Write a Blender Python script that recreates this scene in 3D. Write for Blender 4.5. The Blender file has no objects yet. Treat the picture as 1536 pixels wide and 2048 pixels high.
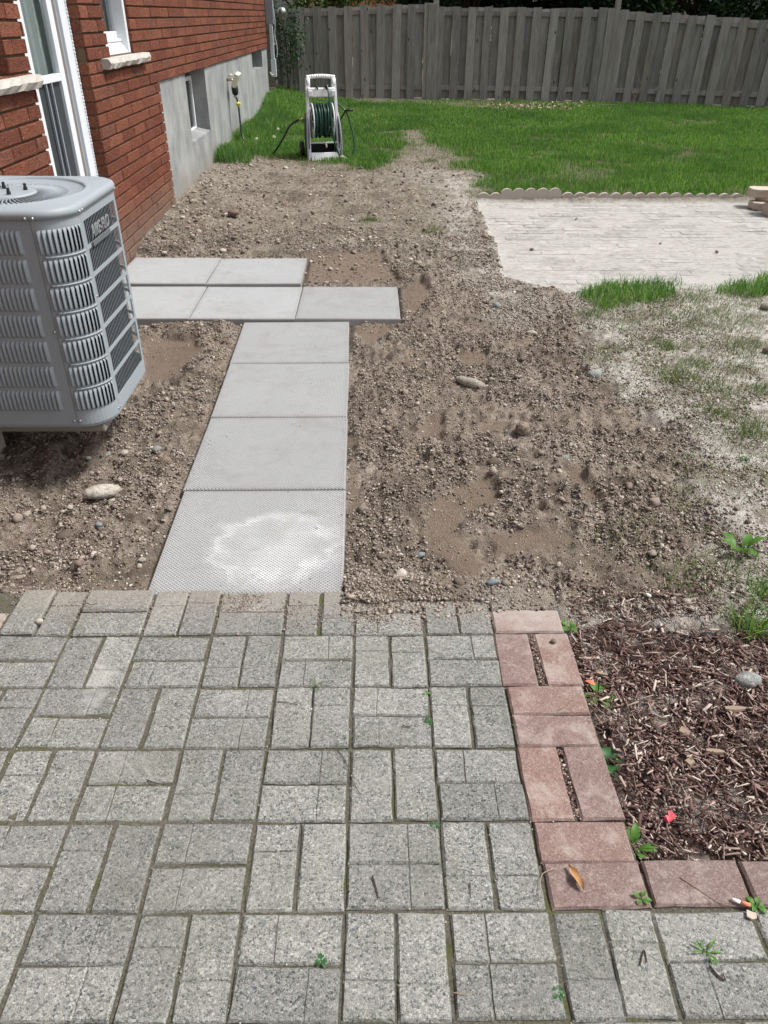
import bpy, math, random
import numpy as np
from math import sin, cos, pi, radians
from mathutils import Vector, Matrix

SC = bpy.context.scene
COL = SC.collection
RNG = np.random.RandomState(7)
random.seed(7)

# ------------------------------------------------------------------ camera
CAM_H = 1.488
FPX = 1510.0                       # focal length in pixels of the 1536 x 2048 photograph
PITCH, ROLL, YAW = radians(33.385), radians(.45), radians(-.8812)
_r = np.array([1, 0, 0.]); _f = np.array([0, cos(PITCH), -sin(PITCH)]); _d = np.array([0, -sin(PITCH), -cos(PITCH)])
_r, _d = cos(ROLL)*_r - sin(ROLL)*_d, sin(ROLL)*_r + cos(ROLL)*_d
_R = np.array([[cos(YAW), -sin(YAW), 0], [sin(YAW), cos(YAW), 0], [0, 0, 1]])
_r, _d, _f = _R@_r, _R@_d, _R@_f
cam = bpy.data.cameras.new('camera'); cam_ob = bpy.data.objects.new('camera', cam); COL.objects.link(cam_ob)
cam.sensor_fit = 'VERTICAL'; cam.sensor_height = 24; cam.lens = 24*FPX/2048
cam.clip_start = .05; cam.clip_end = 400
cam_ob.matrix_world = Matrix(((_r[0], -_d[0], -_f[0], 0), (_r[1], -_d[1], -_f[1], 0), (_r[2], -_d[2], -_f[2], CAM_H), (0, 0, 0, 1)))
SC.camera = cam_ob

def G(px, py, z=0.0):
    """world point of a survey mark measured in the photograph, at height z"""
    v = _f + (px-768)/FPX*_r + (py-1024)/FPX*_d
    t = (z-CAM_H)/v[2]
    return (v[0]*t, v[1]*t, z)

# ------------------------------------------------------------------ light
SUN_EL, SUN_AZ = radians(58), radians(86)      # azimuth measured from +y (away from camera) towards +x
world = bpy.data.worlds.new('World'); SC.world = world; world.use_nodes = True
nt = world.node_tree; nt.nodes.clear()
out = nt.nodes.new('ShaderNodeOutputWorld'); bg = nt.nodes.new('ShaderNodeBackground')
sky = nt.nodes.new('ShaderNodeTexSky'); sky.sky_type = 'NISHITA'; sky.sun_disc = False
sky.sun_elevation = SUN_EL; sky.sun_rotation = SUN_AZ; sky.air_density = 1.0; sky.dust_density = 4.0; sky.ozone_density = 1.0
hs = nt.nodes.new('ShaderNodeHueSaturation'); hs.inputs['Saturation'].default_value = .32
nt.links.new(sky.outputs[0], hs.inputs['Color']); nt.links.new(hs.outputs[0], bg.inputs['Color'])
bg.inputs['Strength'].default_value = .115
nt.links.new(bg.outputs[0], out.inputs[0])
sl = bpy.data.lights.new('sun', 'SUN'); sl.energy = 2.8; sl.angle = radians(11); sl.color = (1, .97, .93)
so = bpy.data.objects.new('sun', sl); COL.objects.link(so)
sdir = Vector((sin(SUN_AZ)*cos(SUN_EL), cos(SUN_AZ)*cos(SUN_EL), sin(SUN_EL)))
so.rotation_euler = sdir.to_track_quat('Z', 'Y').to_euler()
SC.view_settings.view_transform = 'Standard'; SC.view_settings.look = 'None'
SC.view_settings.exposure = 0.52; SC.view_settings.gamma = 1; SC.view_settings.use_curve_mapping = False

# ------------------------------------------------------------------ numpy noise
_T = np.random.RandomState(3).rand(256, 256)
def vn(x, y, s, seed=0):
    x = np.asarray(x, float)/s + 17.3*seed; y = np.asarray(y, float)/s + 9.1*seed
    xi = np.floor(x).astype(int); yi = np.floor(y).astype(int); fx = x-xi; fy = y-yi
    fx = fx*fx*(3-2*fx); fy = fy*fy*(3-2*fy)
    a = _T[xi & 255, yi & 255]; b = _T[(xi+1) & 255, yi & 255]; c = _T[xi & 255, (yi+1) & 255]; d = _T[(xi+1) & 255, (yi+1) & 255]
    return (a*(1-fx)+b*fx)*(1-fy) + (c*(1-fx)+d*fx)*fy
def fbm(x, y, s, seed=0, o=4):
    t = 0; w = 0
    for i in range(o):
        k = .5**i; t = t + k*vn(x, y, s*k, seed+i*3); w += k
    return t/w
def ss(a, b, x): t = np.clip((x-a)/(b-a), 0, 1); return t*t*(3-2*t)
def sdist(X, Y, pts):
    """distance to a polygon, negative inside"""
    d = np.full(X.shape, 1e9); ins = np.zeros(X.shape, bool); n = len(pts)
    for i in range(n):
        ax, ay = pts[i][:2]; bx, by = pts[(i+1) % n][:2]
        ex, ey = bx-ax, by-ay; L = ex*ex+ey*ey+1e-12
        t = np.clip(((X-ax)*ex+(Y-ay)*ey)/L, 0, 1)
        d = np.minimum(d, (X-ax-t*ex)**2+(Y-ay-t*ey)**2)
        c = ((ay > Y) != (by > Y))
        with np.errstate(all='ignore'): xs = ax + (Y-ay)/(ey if abs(ey) > 1e-12 else 1e-12)*ex
        ins ^= c & (X < xs)
    d = np.sqrt(d); return np.where(ins, -d, d)
def pm(X, Y, pts, soft=.03, warp=.0, seed=1, ws=.12):
    w = (fbm(X, Y, ws, seed, 4)-.5)*2*warp
    return 1-ss(-soft, soft, sdist(X, Y, pts)+w)
def PX(z, *pts): return [G(a, b, z) for a, b in pts]

# ------------------------------------------------------------------ zones of the yard (outlines surveyed from the photograph)
Z_DUST = PX(.0, (985, 545), (1130, 600), (1190, 690), (1175, 730), (1240, 790), (1390, 850), (1370, 905), (1440, 1000), (1425, 1120), (1330, 1200), (1160, 1235),
            (980, 1200), (990, 1222), (1130, 1232), (1200, 1300), (1300, 1340), (1420, 1330), (1536, 1340), (2100, 1300), (2600, 560), (1700, 560), (1536, 575), (1130, 590))
Z_DUST2 = PX(.05, (950, 420), (1010, 560), (1120, 600), (1000, 640), (930, 560), (900, 480), (880, 400), (820, 360), (850, 320), (960, 320), (1000, 395))
Z_CLAY = [PX(.0, *p) for p in (
    ((608, 520), (765, 515), (795, 572), (600, 574)),
    ((868, 975), (930, 962), (935, 1010), (905, 1030), (935, 1065), (965, 1110), (950, 1128), (905, 1110), (850, 1070), (848, 1040)),
    ((980, 1048), (1010, 1040), (1120, 1040), (1148, 1058), (1130, 1076), (1000, 1078)),
    ((905, 955), (985, 948), (1000, 985), (940, 1005)),
    ((900, 700), (970, 700), (995, 722), (930, 735)),
    ((850, 828), (885, 828), (880, 870), (845, 865)), ((960, 838), (1030, 830), (1010, 858), (950, 862)),
    ((1120, 925), (1165, 925), (1215, 985), (1190, 998), (1140, 960)),
    ((697, 860), (718, 870), (716, 1000), (695, 1020)),
    ((330, 1180), (300, 1185), (360, 990), (440, 830), (400, 900)),
    ((285, 665), (395, 672), (400, 700), (330, 745), (285, 740)),
    ((705, 655), (770, 650), (800, 655), (730, 690)),
    ((800, 590), (840, 570), (870, 600), (820, 640)))]
Z_PAD = [G(952, 408, .035), G(1010, 560, .01), G(1130, 596, .005), G(1400, 592, .005), (3.1, 4.72, 0), (5.2, 4.72, 0), (5.2, 7.5, 0), (3.5, 7.42, 0)]
Z_LAWN = PX(.12, (430, 322), (470, 312), (560, 318), (600, 322), (690, 325), (735, 340), (790, 326), (840, 308), (880, 318), (940, 350), (985, 385), (1100, 386), (1500, 390)) \
    + [(9, 7.3, 0), (16, 7.3, 0), (16, 13.9, 0), (7.6, 13.6, 0), (6.3, 14.2, 0), (4.05, 15.0, 0), (1.05, 15.3, 0), (-4.5, 15.4, 0), (-4.5, 14.3, 0), (-1.72, 14.3, 0)]
Z_BARE = [PX(.15, (790, 262), (850, 262), (870, 290), (930, 310), (900, 335), (800, 330)), PX(.1, (1080, 345), (1130, 325), (1230, 345), (1220, 370), (1100, 372)),
          PX(.18, (690, 200), (960, 200), (1060, 210), (1060, 226), (930, 222), (700, 210))]
Z_MULCH = [(.555, .925, 0), (3.2, .925, 0), (3.2, 1.72, 0), (1.35, 1.80, 0), (1.15, 1.70, 0), (.95, 1.64, 0), (.75, 1.68, 0), (.6, 1.66, 0), (.555, 1.6, 0)]
Z_GRASSY = [PX(.0, (1150, 612), (1200, 582), (1350, 575), (1362, 610), (1200, 636)), PX(.0, (1425, 590), (1536, 565), (1700, 580), (1700, 620), (1440, 605))]
SLABS = [(-.404, 2.107, -.001, .9), (-.416, 2.715, .001, .7), (-.426, 3.322, .004, .9), (-.440, 3.930, .008, 1.2),
         (-.152, 4.545, .026, .2), (-.762, 4.545, .024, .1), (-1.372, 4.552, .022, .3), (-.778, 5.160, .042, .5), (-1.388, 5.170, .040, -.3)]
AC = (-1.302, 2.877)

def masks(X, Y):
    m = {}
    d1 = pm(X, Y, Z_DUST, .09, .20, 2, .30); d2 = pm(X, Y, Z_DUST2, .12, .15, 5, .4)
    m['dust'] = np.maximum(d1, .7*d2*ss(9.5, 7.8, Y))
    c = np.zeros(X.shape)
    for i, z in enumerate(Z_CLAY): c = np.maximum(c, pm(X, Y, z, .014, .03, 11+i, .09))
    m['clay'] = c
    m['pad'] = pm(X, Y, Z_PAD, .03, .05, 21, .2)
    lawn = pm(X, Y, Z_LAWN, .28, .45, 31, .6)
    for i, z in enumerate(Z_BARE): lawn = lawn*(1-(.75, .5, .55)[i]*pm(X, Y, z, .25, .35, 41+i, .3))
    m['lawn'] = lawn*np.where(X > .93, ss(7.44, 7.47, Y), 1)
    m['mulch'] = pm(X, Y, Z_MULCH, .03, .06, 51, .1)
    g = np.zeros(X.shape)
    for i, z in enumerate(Z_GRASSY): g = np.maximum(g, pm(X, Y, z, .04, .08, 61+i, .15))
    m['grassy'] = g
    return m
def hbase(X, Y):
    z = .0165*np.clip(Y-2, 0, 14.5)
    z = z + .045*ss(4.9, 6.2, Y)*ss(-1.0, -1.65, X) + .12*ss(12, 14.5, Y)*ss(-.9, -1.7, X)
    z = z - .055*ss(-.85, -1.1, X)*ss(4.3, 3.4, Y)*ss(1.6, 2.1, Y)
    return z
def in_patio(X, Y):
    edge = np.where(X < -.10, 1.806, np.where(X > .347, 1.712, 1.755) + (fbm(X, Y*0, .12, 4)-.5)*.07)
    a = (Y < edge) & (X > -1.29) & (X < .552)
    return a | ((Y < .925) & (X > -3.5) & (X < 4.0))
def height(X, Y, m=None):
    X = np.asarray(X, float); Y = np.asarray(Y, float)
    if m is None: m = masks(X, Y)
    z = hbase(X, Y)
    soil = (1-m['lawn'])*(1-m['pad'])*(1-m['mulch'])*(1-.75*m['dust'])
    near = ss(6.3, 5.2, Y)
    rough = soil*(.45+.55*near)*(1-.93*m['clay'])
    b1 = np.abs(2*fbm(X, Y, .13, 71, 3)-1); b2 = 1-np.abs(2*vn(X, Y, .045, 75)-1); b3 = 1-np.abs(2*fbm(X, Y, .024, 78, 2)-1)
    z = z - .028*soil*ss(4.6, 3.9, Y) - .008*soil
    z = z + rough*(.085*(fbm(X, Y, .42, 81, 2)-.5) + .040*(b1-.25) + .030*(b2-.5)*(.3+1.3*vn(X, Y, .2, 83)) + .022*(b3-.6))
    z = z + (1-m['pad'])*.004*(vn(X, Y, .02, 90)-.5)*(1-.8*m['clay']) + .02*(fbm(X, Y, 1.4, 92, 2)-.5)*ss(1.9, 3, Y)*(1-m['pad'])
    z = z - .014*m['clay'] - .03*m['mulch']
    z = z + (.030+.0055*(Y-4.7)-z)*m['pad'] + m['pad']*(.0055*(fbm(X, Y, .28, 95, 4)-.5) )
    # laid slabs press the soil flat underneath
    for sx, sy, sz, _ in SLABS:
        q = np.maximum(np.abs(X-sx), np.abs(Y-sy)); w = ss(.345, .30, q)
        z = z*(1-w) + np.minimum(z, sz-.050)*w
        w2 = ss(.42, .33, q); z = z*(1-w2)+np.minimum(z, sz-.012)*w2
    # where the soil meets the patio it spills over the last course
    e = ss(1.98, 1.84, Y)*(X > -.1)*(X < .56)*(Y > 1.5)
    z = z*(1-e) + (.006+.01*(fbm(X, Y, .05, 97)-.4))*e
    e = ss(1.95, 1.82, Y)*(X < -.70)*(Y > 1.5)
    z = z*(1-e) + (-.012+.012*(fbm(X, Y, .05, 98)-.4))*e
    z = np.where(in_patio(X, Y), -.075, z)
    z = np.where((X < -1.76) & (Y > -1.5) & (Y < 14.2), -.2, z)
    return z

# ------------------------------------------------------------------ materials
def mat(name, rough=.85, spec=.3):
    m = bpy.data.materials.new(name); m.use_nodes = True; n = m.node_tree; n.nodes.clear()
    o = n.nodes.new('ShaderNodeOutputMaterial'); p = n.nodes.new('ShaderNodeBsdfPrincipled')
    n.links.new(p.outputs[0], o.inputs[0]); p.inputs['Roughness'].default_value = rough; p.inputs['Specular IOR Level'].default_value = spec
    return m, n, p
class N:
    """thin wrapper so node graphs stay short"""
    def __init__(s, n): s.n = n; s.geo = None
    def _in(s, node, k, v):
        if v is None: return
        if isinstance(v, bpy.types.NodeSocket): s.n.links.new(v, node.inputs[k])
        else: node.inputs[k].default_value = v
    def pos(s):
        if not s.geo: s.geo = s.n.nodes.new('ShaderNodeNewGeometry')
        return s.geo.outputs['Position']
    def island(s): s.pos(); return s.geo.outputs['Random Per Island']
    def normal(s): s.pos(); return s.geo.outputs['Normal']
    def objrand(s): return s.n.nodes.new('ShaderNodeObjectInfo').outputs['Random']
    def obco(s): return s.n.nodes.new('ShaderNodeTexCoord').outputs['Object']
    def mapv(s, v, sc=(1, 1, 1), rot=(0, 0, 0), loc=(0, 0, 0)):
        a = s.n.nodes.new('ShaderNodeMapping'); s._in(a, 'Vector', v); a.inputs['Scale'].default_value = sc; a.inputs['Rotation'].default_value = rot; a.inputs['Location'].default_value = loc; return a.outputs[0]
    def noise(s, v, scale, det=3, rough=.55, dist=0):
        a = s.n.nodes.new('ShaderNodeTexNoise'); s._in(a, 'Vector', v); a.inputs['Scale'].default_value = scale; a.inputs['Detail'].default_value = det; a.inputs['Roughness'].default_value = rough; a.inputs['Distortion'].default_value = dist; return a.outputs[0]
    def voro(s, v, scale, feat='F1', out='Distance', rnd=1):
        a = s.n.nodes.new('ShaderNodeTexVoronoi'); a.feature = feat; s._in(a, 'Vector', v); a.inputs['Scale'].default_value = scale; a.inputs['Randomness'].default_value = rnd; return a.outputs[out]
    def ramp(s, v, stops, interp='LINEAR'):
        a = s.n.nodes.new('ShaderNodeValToRGB'); s._in(a, 'Fac', v); a.color_ramp.interpolation = interp
        el = a.color_ramp.elements
        while len(el) < len(stops): el.new(.5)
        for e, (p, c) in zip(el, stops):
            e.position = p; e.color = (c, c, c, 1) if isinstance(c, (int, float)) else (*c, 1)
        return a.outputs[0]
    def mix(s, f, a, b, mode='MIX'):
        m = s.n.nodes.new('ShaderNodeMix'); m.data_type = 'RGBA'; m.blend_type = mode; m.clamp_factor = True
        for k, v in ((0, f), (6, a), (7, b)):
            if isinstance(v, bpy.types.NodeSocket): s.n.links.new(v, m.inputs[k])
            elif k and isinstance(v, (tuple, list)): m.inputs[k].default_value = (*v[:3], 1)
            elif k: m.inputs[k].default_value = (v, v, v, 1)
            else: m.inputs[k].default_value = v
        return m.outputs[2]
    def math(s, op, a, b=0, c=None, clamp=False):
        m = s.n.nodes.new('ShaderNodeMath'); m.operation = op; m.use_clamp = clamp; s._in(m, 0, a); s._in(m, 1, b)
        if c is not None: s._in(m, 2, c)
        return m.outputs[0]
    def attr(s, name): a = s.n.nodes.new('ShaderNodeAttribute'); a.attribute_name = name; return a.outputs['Color']
    def sep(s, c): a = s.n.nodes.new('ShaderNodeSeparateXYZ'); s._in(a, 0, c); return a.outputs
    def bump(s, p, h, strength=.5, dist=.01, norm=None):
        b = s.n.nodes.new('ShaderNodeBump'); s._in(b, 'Height', h); b.inputs['Strength'].default_value = strength; b.inputs['Distance'].default_value = dist
        if norm is not None: s.n.links.new(norm, b.inputs['Normal'])
        if p is not None: s.n.links.new(b.outputs[0], p.inputs['Normal'])
        return b.outputs[0]

M = {}
def build_materials():
    # --- ground: soil, dust, clay, lawn earth by zone attributes
    m, n, p = mat('ground_soil', .95, .15); k = N(n); P = k.pos()
    za, zb = k.sep(k.attr('zone_a')), k.sep(k.attr('zone_b'))
    n1 = k.noise(P, 2.2, 5, .6); n2 = k.noise(P, 45, 5, .7); n3 = k.noise(P, 260, 3, .7); n4 = k.noise(P, 9, 4, .65)
    soil = k.ramp(n2, [(.28, (.095, .078, .062)), (.44, (.24, .198, .163)), (.60, (.42, .355, .30)), (.76, (.56, .49, .42))])
    soil = k.mix(k.ramp(n1, [(.38, 0), (.62, .6)]), soil, (.26, .21, .16), 'MIX')
    soil = k.mix(k.ramp(n3, [(.6, 0), (.72, .55)]), soil, (.48, .42, .37))
    soil = k.mix(k.ramp(n4, [(.45, 0), (.7, .40)]), soil, (.14, .105, .085))
    grey = k.ramp(n2, [(.3, (.095, .082, .064)), (.47, (.23, .20, .162)), (.66, (.42, .38, .32))])
    grey = k.mix(k.ramp(n4, [(.48, 0), (.62, .5)]), grey, (.15, .145, .08)); grey = k.mix(k.ramp(n3, [(.55, 0), (.68, .7)]), grey, (.6, .55, .5)); grey = k.mix(k.ramp(n3, [(.30, .7), (.42, 0)]), grey, (.09, .07, .055))
    soil = k.mix(zb[2], soil, grey)                                          # far, drier part
    dn = k.noise(P, 30, 6, .75)
    dust = k.ramp(dn, [(.32, (.24, .20, .16)), (.45, (.47, .43, .38)), (.58, (.66, .63, .59))])
    dust = k.mix(k.ramp(n3, [(.28, .8), (.4, 0)]), dust, (.12, .10, .08))
    dust = k.mix(k.ramp(k.noise(P, 5, 4, .6), [(.46, 0), (.62, .8)]), dust, k.ramp(n2, [(.3, (.10, .085, .06)), (.7, (.32, .29, .23))]))
    soil = k.mix(k.ramp(k.noise(P, 3.3, 6, .75, .5), [(.46, 0), (.60, .65)]), soil, (.115, .09, .07)); dust = k.mix(k.ramp(k.noise(P, 11, 5, .7), [(.50, 0), (.62, .6)]), dust, (.20, .175, .14))
    c = k.mix(za[0], soil, dust)
    clay = k.mix(k.noise(P, 14, 4), (.17, .128, .098), (.26, .205, .16)); clay = k.mix(k.ramp(n3, [(.62, 0), (.75, .5)]), clay, (.42, .36, .3))
    c = k.mix(k.math('MULTIPLY', za[1], .85), c, clay)
    turf = k.mix(n2, (.05, .065, .025), (.15, .14, .075))
    c = k.mix(zb[0], c, turf)
    c = k.mix(zb[1], c, k.mix(k.ramp(n4, [(.5, 0), (.6, 1)]), k.mix(n2, (.04, .024, .02), (.11, .07, .058)), (.36, .32, .28)))
    padc = k.ramp(k.noise(k.mapv(P, (1, 2.6, 1)), 18, 6, .75), [(.3, (.19, .18, .16)), (.46, (.355, .345, .32)), (.66, (.48, .47, .445))])
    padc = k.mix(k.ramp(k.noise(k.mapv(P, (1, 3, 1)), 70, 4, .8), [(.32, .7), (.50, 0)]), padc, (.28, .265, .24))
    padc = k.mix(k.ramp(k.noise(P, 1.6, 4), [(.45, 0), (.65, .35)]), padc, (.46, .44, .42))
    c = k.mix(za[2], c, padc)
    n.links.new(c, p.inputs['Base Color'])
    hb = k.math('ADD', k.noise(P, 120, 6, .8), k.math('MULTIPLY', k.voro(P, 205), -.5))
    bs = k.math('SUBTRACT', 1.0, k.math('MULTIPLY', za[2], .75)); hb = k.math('MULTIPLY', hb, bs); k.bump(p, hb, 1.0, .011)
    M['ground'] = m
    # --- clods / stones
    def grains(name, stops, nz=180, rough=.95):
        m, n, p = mat(name, rough, .15); k = N(n)
        r = k.math('FRACT', k.math('ADD', k.math('MULTIPLY', k.island(), 7.31), k.objrand()))
        c = k.ramp(r, stops); t = k.noise(k.pos(), nz, 4, .7)
        c = k.mix(k.ramp(t, [(.3, .5 if nz > 100 else .35), (.6, 0)]), c, (.12, .09, .07))
        n.links.new(c, p.inputs['Base Color']); k.bump(p, t, .8, .004); M[name] = m
        if name.startswith('rock'):
            cc = k.mix(k.ramp(k.noise(k.pos(), 55, 5, .7), [(.35, .7), (.55, 0)]), c, tuple(.45*q for q in stops[0][1])); cc = k.mix(k.ramp(k.noise(k.pos(), 30, 4, .7), [(.55, 0), (.7, .6)]), cc, (.62, .60, .56)); n.links.new(cc, p.inputs['Base Color']); k.bump(p, k.noise(k.pos(), 70, 5, .7), .9, .010)
    grains('clods', [(0, (.12, .097, .078)), (.3, (.23, .19, .157)), (.6, (.34, .285, .24)), (.88, (.45, .39, .335)), (1, (.56, .51, .45))])
    grains('pebbles', [(0, (.28, .25, .22)), (.3, (.48, .44, .39)), (.6, (.62, .59, .55)), (.85, (.34, .35, .34)), (1, (.72, .70, .66))], 90, .8)
    grains('rock_pale', [(0, (.42, .38, .32)), (1, (.55, .51, .44))], 22, .8)
    grains('rock_grey', [(0, (.26, .28, .27)), (1, (.40, .42, .40))], 30, .7)
    grains('rock_blue', [(0, (.20, .25, .27)), (1, (.30, .36, .38))], 30, .7)
    grains('rock_brown', [(0, (.20, .15, .115)), (1, (.30, .24, .19))], 30, .9)
    # --- exposed-aggregate paver
    m, n, p = mat('paver_concrete', .9, .2); k = N(n); P = k.pos()
    cell = k.voro(P, 205, 'F1', 'Color'); cr = k.sep(cell)[0]; cg = k.sep(cell)[1]
    agg = k.ramp(cr, [(0, (.05, .058, .060)), (.17, (.11, .12, .12)), (.24, (.19, .193, .178)), (.55, (.25, .252, .232)), (.8, (.31, .312, .288)), (1, (.46, .462, .43))])
    big = k.voro(P, 80, 'F1', 'Distance'); bigc = k.sep(k.voro(P, 80, 'F1', 'Color'))
    msk = k.math('MULTIPLY', k.ramp(big, [(.22, 1), (.30, 0)]), k.ramp(bigc[0], [(.64, 0), (.66, 1)]))
    agg = k.mix(msk, agg, k.ramp(bigc[1], [(0, (.05, .07, .085)), (.6, (.12, .145, .155)), (1, (.34, .29, .25))]))
    cement = k.mix(k.noise(P, 60, 4, .7), (.19, .19, .172), (.34, .34, .318))
    c = k.mix(k.ramp(k.voro(P, 205, 'DISTANCE_TO_EDGE'), [(.02, .7), (.10, 0)]), agg, cement)
    c = k.mix(k.ramp(k.noise(P, 380, 2, .6), [(.54, 0), (.64, .75)]), c, (.055, .058, .056)); c = k.mix(k.ramp(k.noise(P, 420, 2, .6), [(.56, 0), (.66, .7)]), c, (.58, .575, .53))
    c = k.mix(k.ramp(k.noise(P, 7, 5, .6), [(.40, 0), (.75, .38)]), c, (.38, .375, .34))
    c = k.mix(k.ramp(k.noise(P, 3.1, 4, .6), [(.45, 0), (.70, .45)]), c, (.16, .165, .125))
    c = k.mix(k.ramp(k.noise(P, 2.3, 6, .78, .6), [(.58, 0), (.70, .7)]), c, (.50, .495, .465))
    c = k.mix(1, c, k.ramp(k.objrand(), [(0, (.76, .76, .77)), (.5, (.88, .88, .89)), (1, (1.0, 1.0, 1.0))]), 'MULTIPLY')
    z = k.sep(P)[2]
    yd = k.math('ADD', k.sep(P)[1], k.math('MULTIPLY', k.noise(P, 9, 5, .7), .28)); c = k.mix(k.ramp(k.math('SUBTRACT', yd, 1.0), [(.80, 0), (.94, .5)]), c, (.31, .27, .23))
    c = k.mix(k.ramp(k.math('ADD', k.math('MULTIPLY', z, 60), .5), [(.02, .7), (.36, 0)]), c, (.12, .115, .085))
    n.links.new(c, p.inputs['Base Color'])
    h = k.math('ADD', k.math('MULTIPLY', k.voro(P, 205), -.35), k.noise(P, 160, 4, .8)); k.bump(p, h, .9, .0035); M['paver'] = m
    # --- joint sand with moss
    m, n, p = mat('joint_sand', 1, .1); k = N(n); P = k.pos()
    c = k.ramp(k.noise(P, 160, 4, .7), [(.3, (.06, .056, .042)), (.6, (.16, .15, .12)), (.8, (.30, .285, .25))])
    c = k.mix(k.ramp(k.noise(P, 7.5, 5, .65), [(.52, 0), (.64, .75)]), c, k.mix(k.noise(P, 200, 2), (.045, .055, .015), (.13, .145, .035)))
    n.links.new(c, p.inputs['Base Color']); k.bump(p, k.noise(P, 200, 4, .8), .9, .006); M['joint'] = m
    # --- red border brick
    m, n, p = mat('red_paver', .88, .2); k = N(n); P = k.pos()
    c = k.mix(k.noise(P, 25, 4, .6), (.185, .125, .113), (.255, .180, .163))
    c = k.mix(k.ramp(k.objrand(), [(0, 0), (1, .3)]), c, (.235, .145, .115))
    sp = k.voro(P, 420, 'F1', 'Color'); c = k.mix(k.ramp(k.sep(sp)[0], [(.80, 0), (.86, .35)]), c, (.50, .38, .33)); c = k.mix(k.ramp(k.sep(sp)[1], [(.84, 0), (.9, .7)]), c, (.13, .075, .065))
    c = k.mix(1, c, k.ramp(k.objrand(), [(0, (.82, .86, .88)), (.5, (.95, .96, .97)), (1, (1.06, 1.04, 1.02))]), 'MULTIPLY')
    c = k.mix(k.ramp(k.noise(P, 10, 8, .8, .3), [(.49, 0), (.62, .6)]), c, (.40, .34, .31)); c = k.mix(k.ramp(k.noise(P, 70, 6, .8), [(.55, 0), (.68, .5)]), c, (.44, .37, .33)); yb = k.math('ADD', k.sep(P)[1], k.math('MULTIPLY', k.noise(P, 9, 5, .7), .3)); c = k.mix(k.ramp(k.math('SUBTRACT', yb, 1.0), [(.70, 0), (.90, .75)]), c, (.42, .385, .35))
    c = k.mix(k.ramp(k.noise(P, 4, 4, .6), [(.58, 0), (.75, .6)]), c, (.20, .13, .09))
    n.links.new(c, p.inputs['Base Color']); k.bump(p, k.noise(P, 240, 4, .75), .6, .003); M['red_paver'] = m
    # --- slabs
    for nm, amp in (('slab_textured', 1.0), ('slab_plain', .25)):
        m, n, p = mat(nm, .82, .25); k = N(n); P = k.pos(); O = k.obco()
        c = k.mix(k.noise(P, 3, 5, .65), (.345, .355, .360), (.455, .460, .460))
        c = k.mix(k.ramp(k.noise(P, 130, 4, .8), [(.3, .35), (.5, 0)]), c, (.27, .275, .28))
        c = k.mix(k.ramp(k.noise(P, 4.5, 5, .7, .8), [(.52, 0), (.70, .5)]), c, (.27, .245, .205)); c = k.mix(k.ramp(k.noise(P, 11, 6, .75), [(.55, 0), (.72, .4)]), c, (.23, .20, .17))
        ed = k.sep(O); e2 = k.math('MAXIMUM', k.math('ABSOLUTE', ed[0]), k.math('ABSOLUTE', ed[1])); e2 = k.math('ADD', e2, k.math('MULTIPLY', k.noise(P, 14, 5, .7), .06)); c = k.mix(k.ramp(e2, [(.305, 0), (.345, .55)]), c, (.22, .185, .155))
        c = k.mix(.25, c, k.ramp(k.objrand(), [(0, (.36, .368, .372)), (1, (.45, .455, .455))]))
        c = k.mix(k.ramp(k.voro(P, 95, 'F1', 'Distance'), [(.10, .8), (.16, 0)]), c, (.17, .16, .15))
        q = k.sep(k.mapv(O, (1, 1, 1), (0, 0, pi/4)))
        wv = k.math('MULTIPLY', k.math('SINE', k.math('MULTIPLY', q[0], 2*pi/.019)), k.math('SINE', k.math('MULTIPLY', q[1], 2*pi/.019)))
        wv = k.math('MULTIPLY', k.math('ABSOLUTE', wv), k.math('GREATER_THAN', k.sep(O)[2], -.005))
        c = k.mix(k.math('MULTIPLY', k.ramp(wv, [(.30, 0), (.75, .62 if amp == 1.0 else .1)]), 1.0), c, (.19, .20, .21))
        if amp < 1: c = k.mix(1, c, (.86, .87, .88), 'MULTIPLY')
        if amp == 1.0:                                                # lime bloom dried on the nearest slab only (object near y = 2.1)
            y = k.sep(P); dx = k.math('DIVIDE', k.math('SUBTRACT', y[0], -.34), .25); dy = k.math('DIVIDE', k.math('SUBTRACT', y[1], 2.05), .24)
            r = k.math('SQRT', k.math('ADD', k.math('MULTIPLY', dx, dx), k.math('MULTIPLY', dy, dy)))
            r = k.math('ADD', r, k.math('MULTIPLY', k.math('SUBTRACT', k.noise(P, 5, 8, .72), .5), 1.7))
            ring = k.ramp(r, [(.2, .60), (.62, .45), (.80, .85), (.88, .25), (1.0, 0)])
            brk = k.ramp(k.noise(P, 5, 3, .6), [(.38, .25), (.6, 1)])
            spk = k.ramp(wv, [(.2, 1), (.75, .10)])
            c = k.mix(k.math('MULTIPLY', k.math('MULTIPLY', ring, brk), k.math('MULTIPLY', spk, .95)), c, (.80, .81, .82))
        n.links.new(c, p.inputs['Base Color'])
        b1 = k.bump(None, k.noise(P, 320, 4, .8), .35, .003)
        k.bump(p, wv, .8*amp+.02, .0040, b1); M[nm] = m
    # --- house brick
    m, n, p = mat('house_brick', .85, .2); k = N(n); P = k.pos()
    r = k.math('FRACT', k.math('ADD', k.math('MULTIPLY', k.island(), 5.17), k.objrand()))
    c = k.ramp(r, [(0, (.145, .048, .030)), (.4, (.195, .066, .038)), (.75, (.25, .092, .054)), (1, (.165, .068, .046))])
    rug = k.noise(k.mapv(P, (1, .55, 1.7)), 75, 3, .6, 1.6)
    c = k.mix(k.ramp(rug, [(.36, .85), (.52, 0)]), c, (.075, .022, .014)); c = k.mix(k.ramp(rug, [(.56, 0), (.68, .55)]), c, (.42, .19, .12))
    low = k.ramp(k.sep(P)[2], [(.14, .6), (.42, 0)]); c = k.mix(low, c, (.22, .17, .13))
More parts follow.
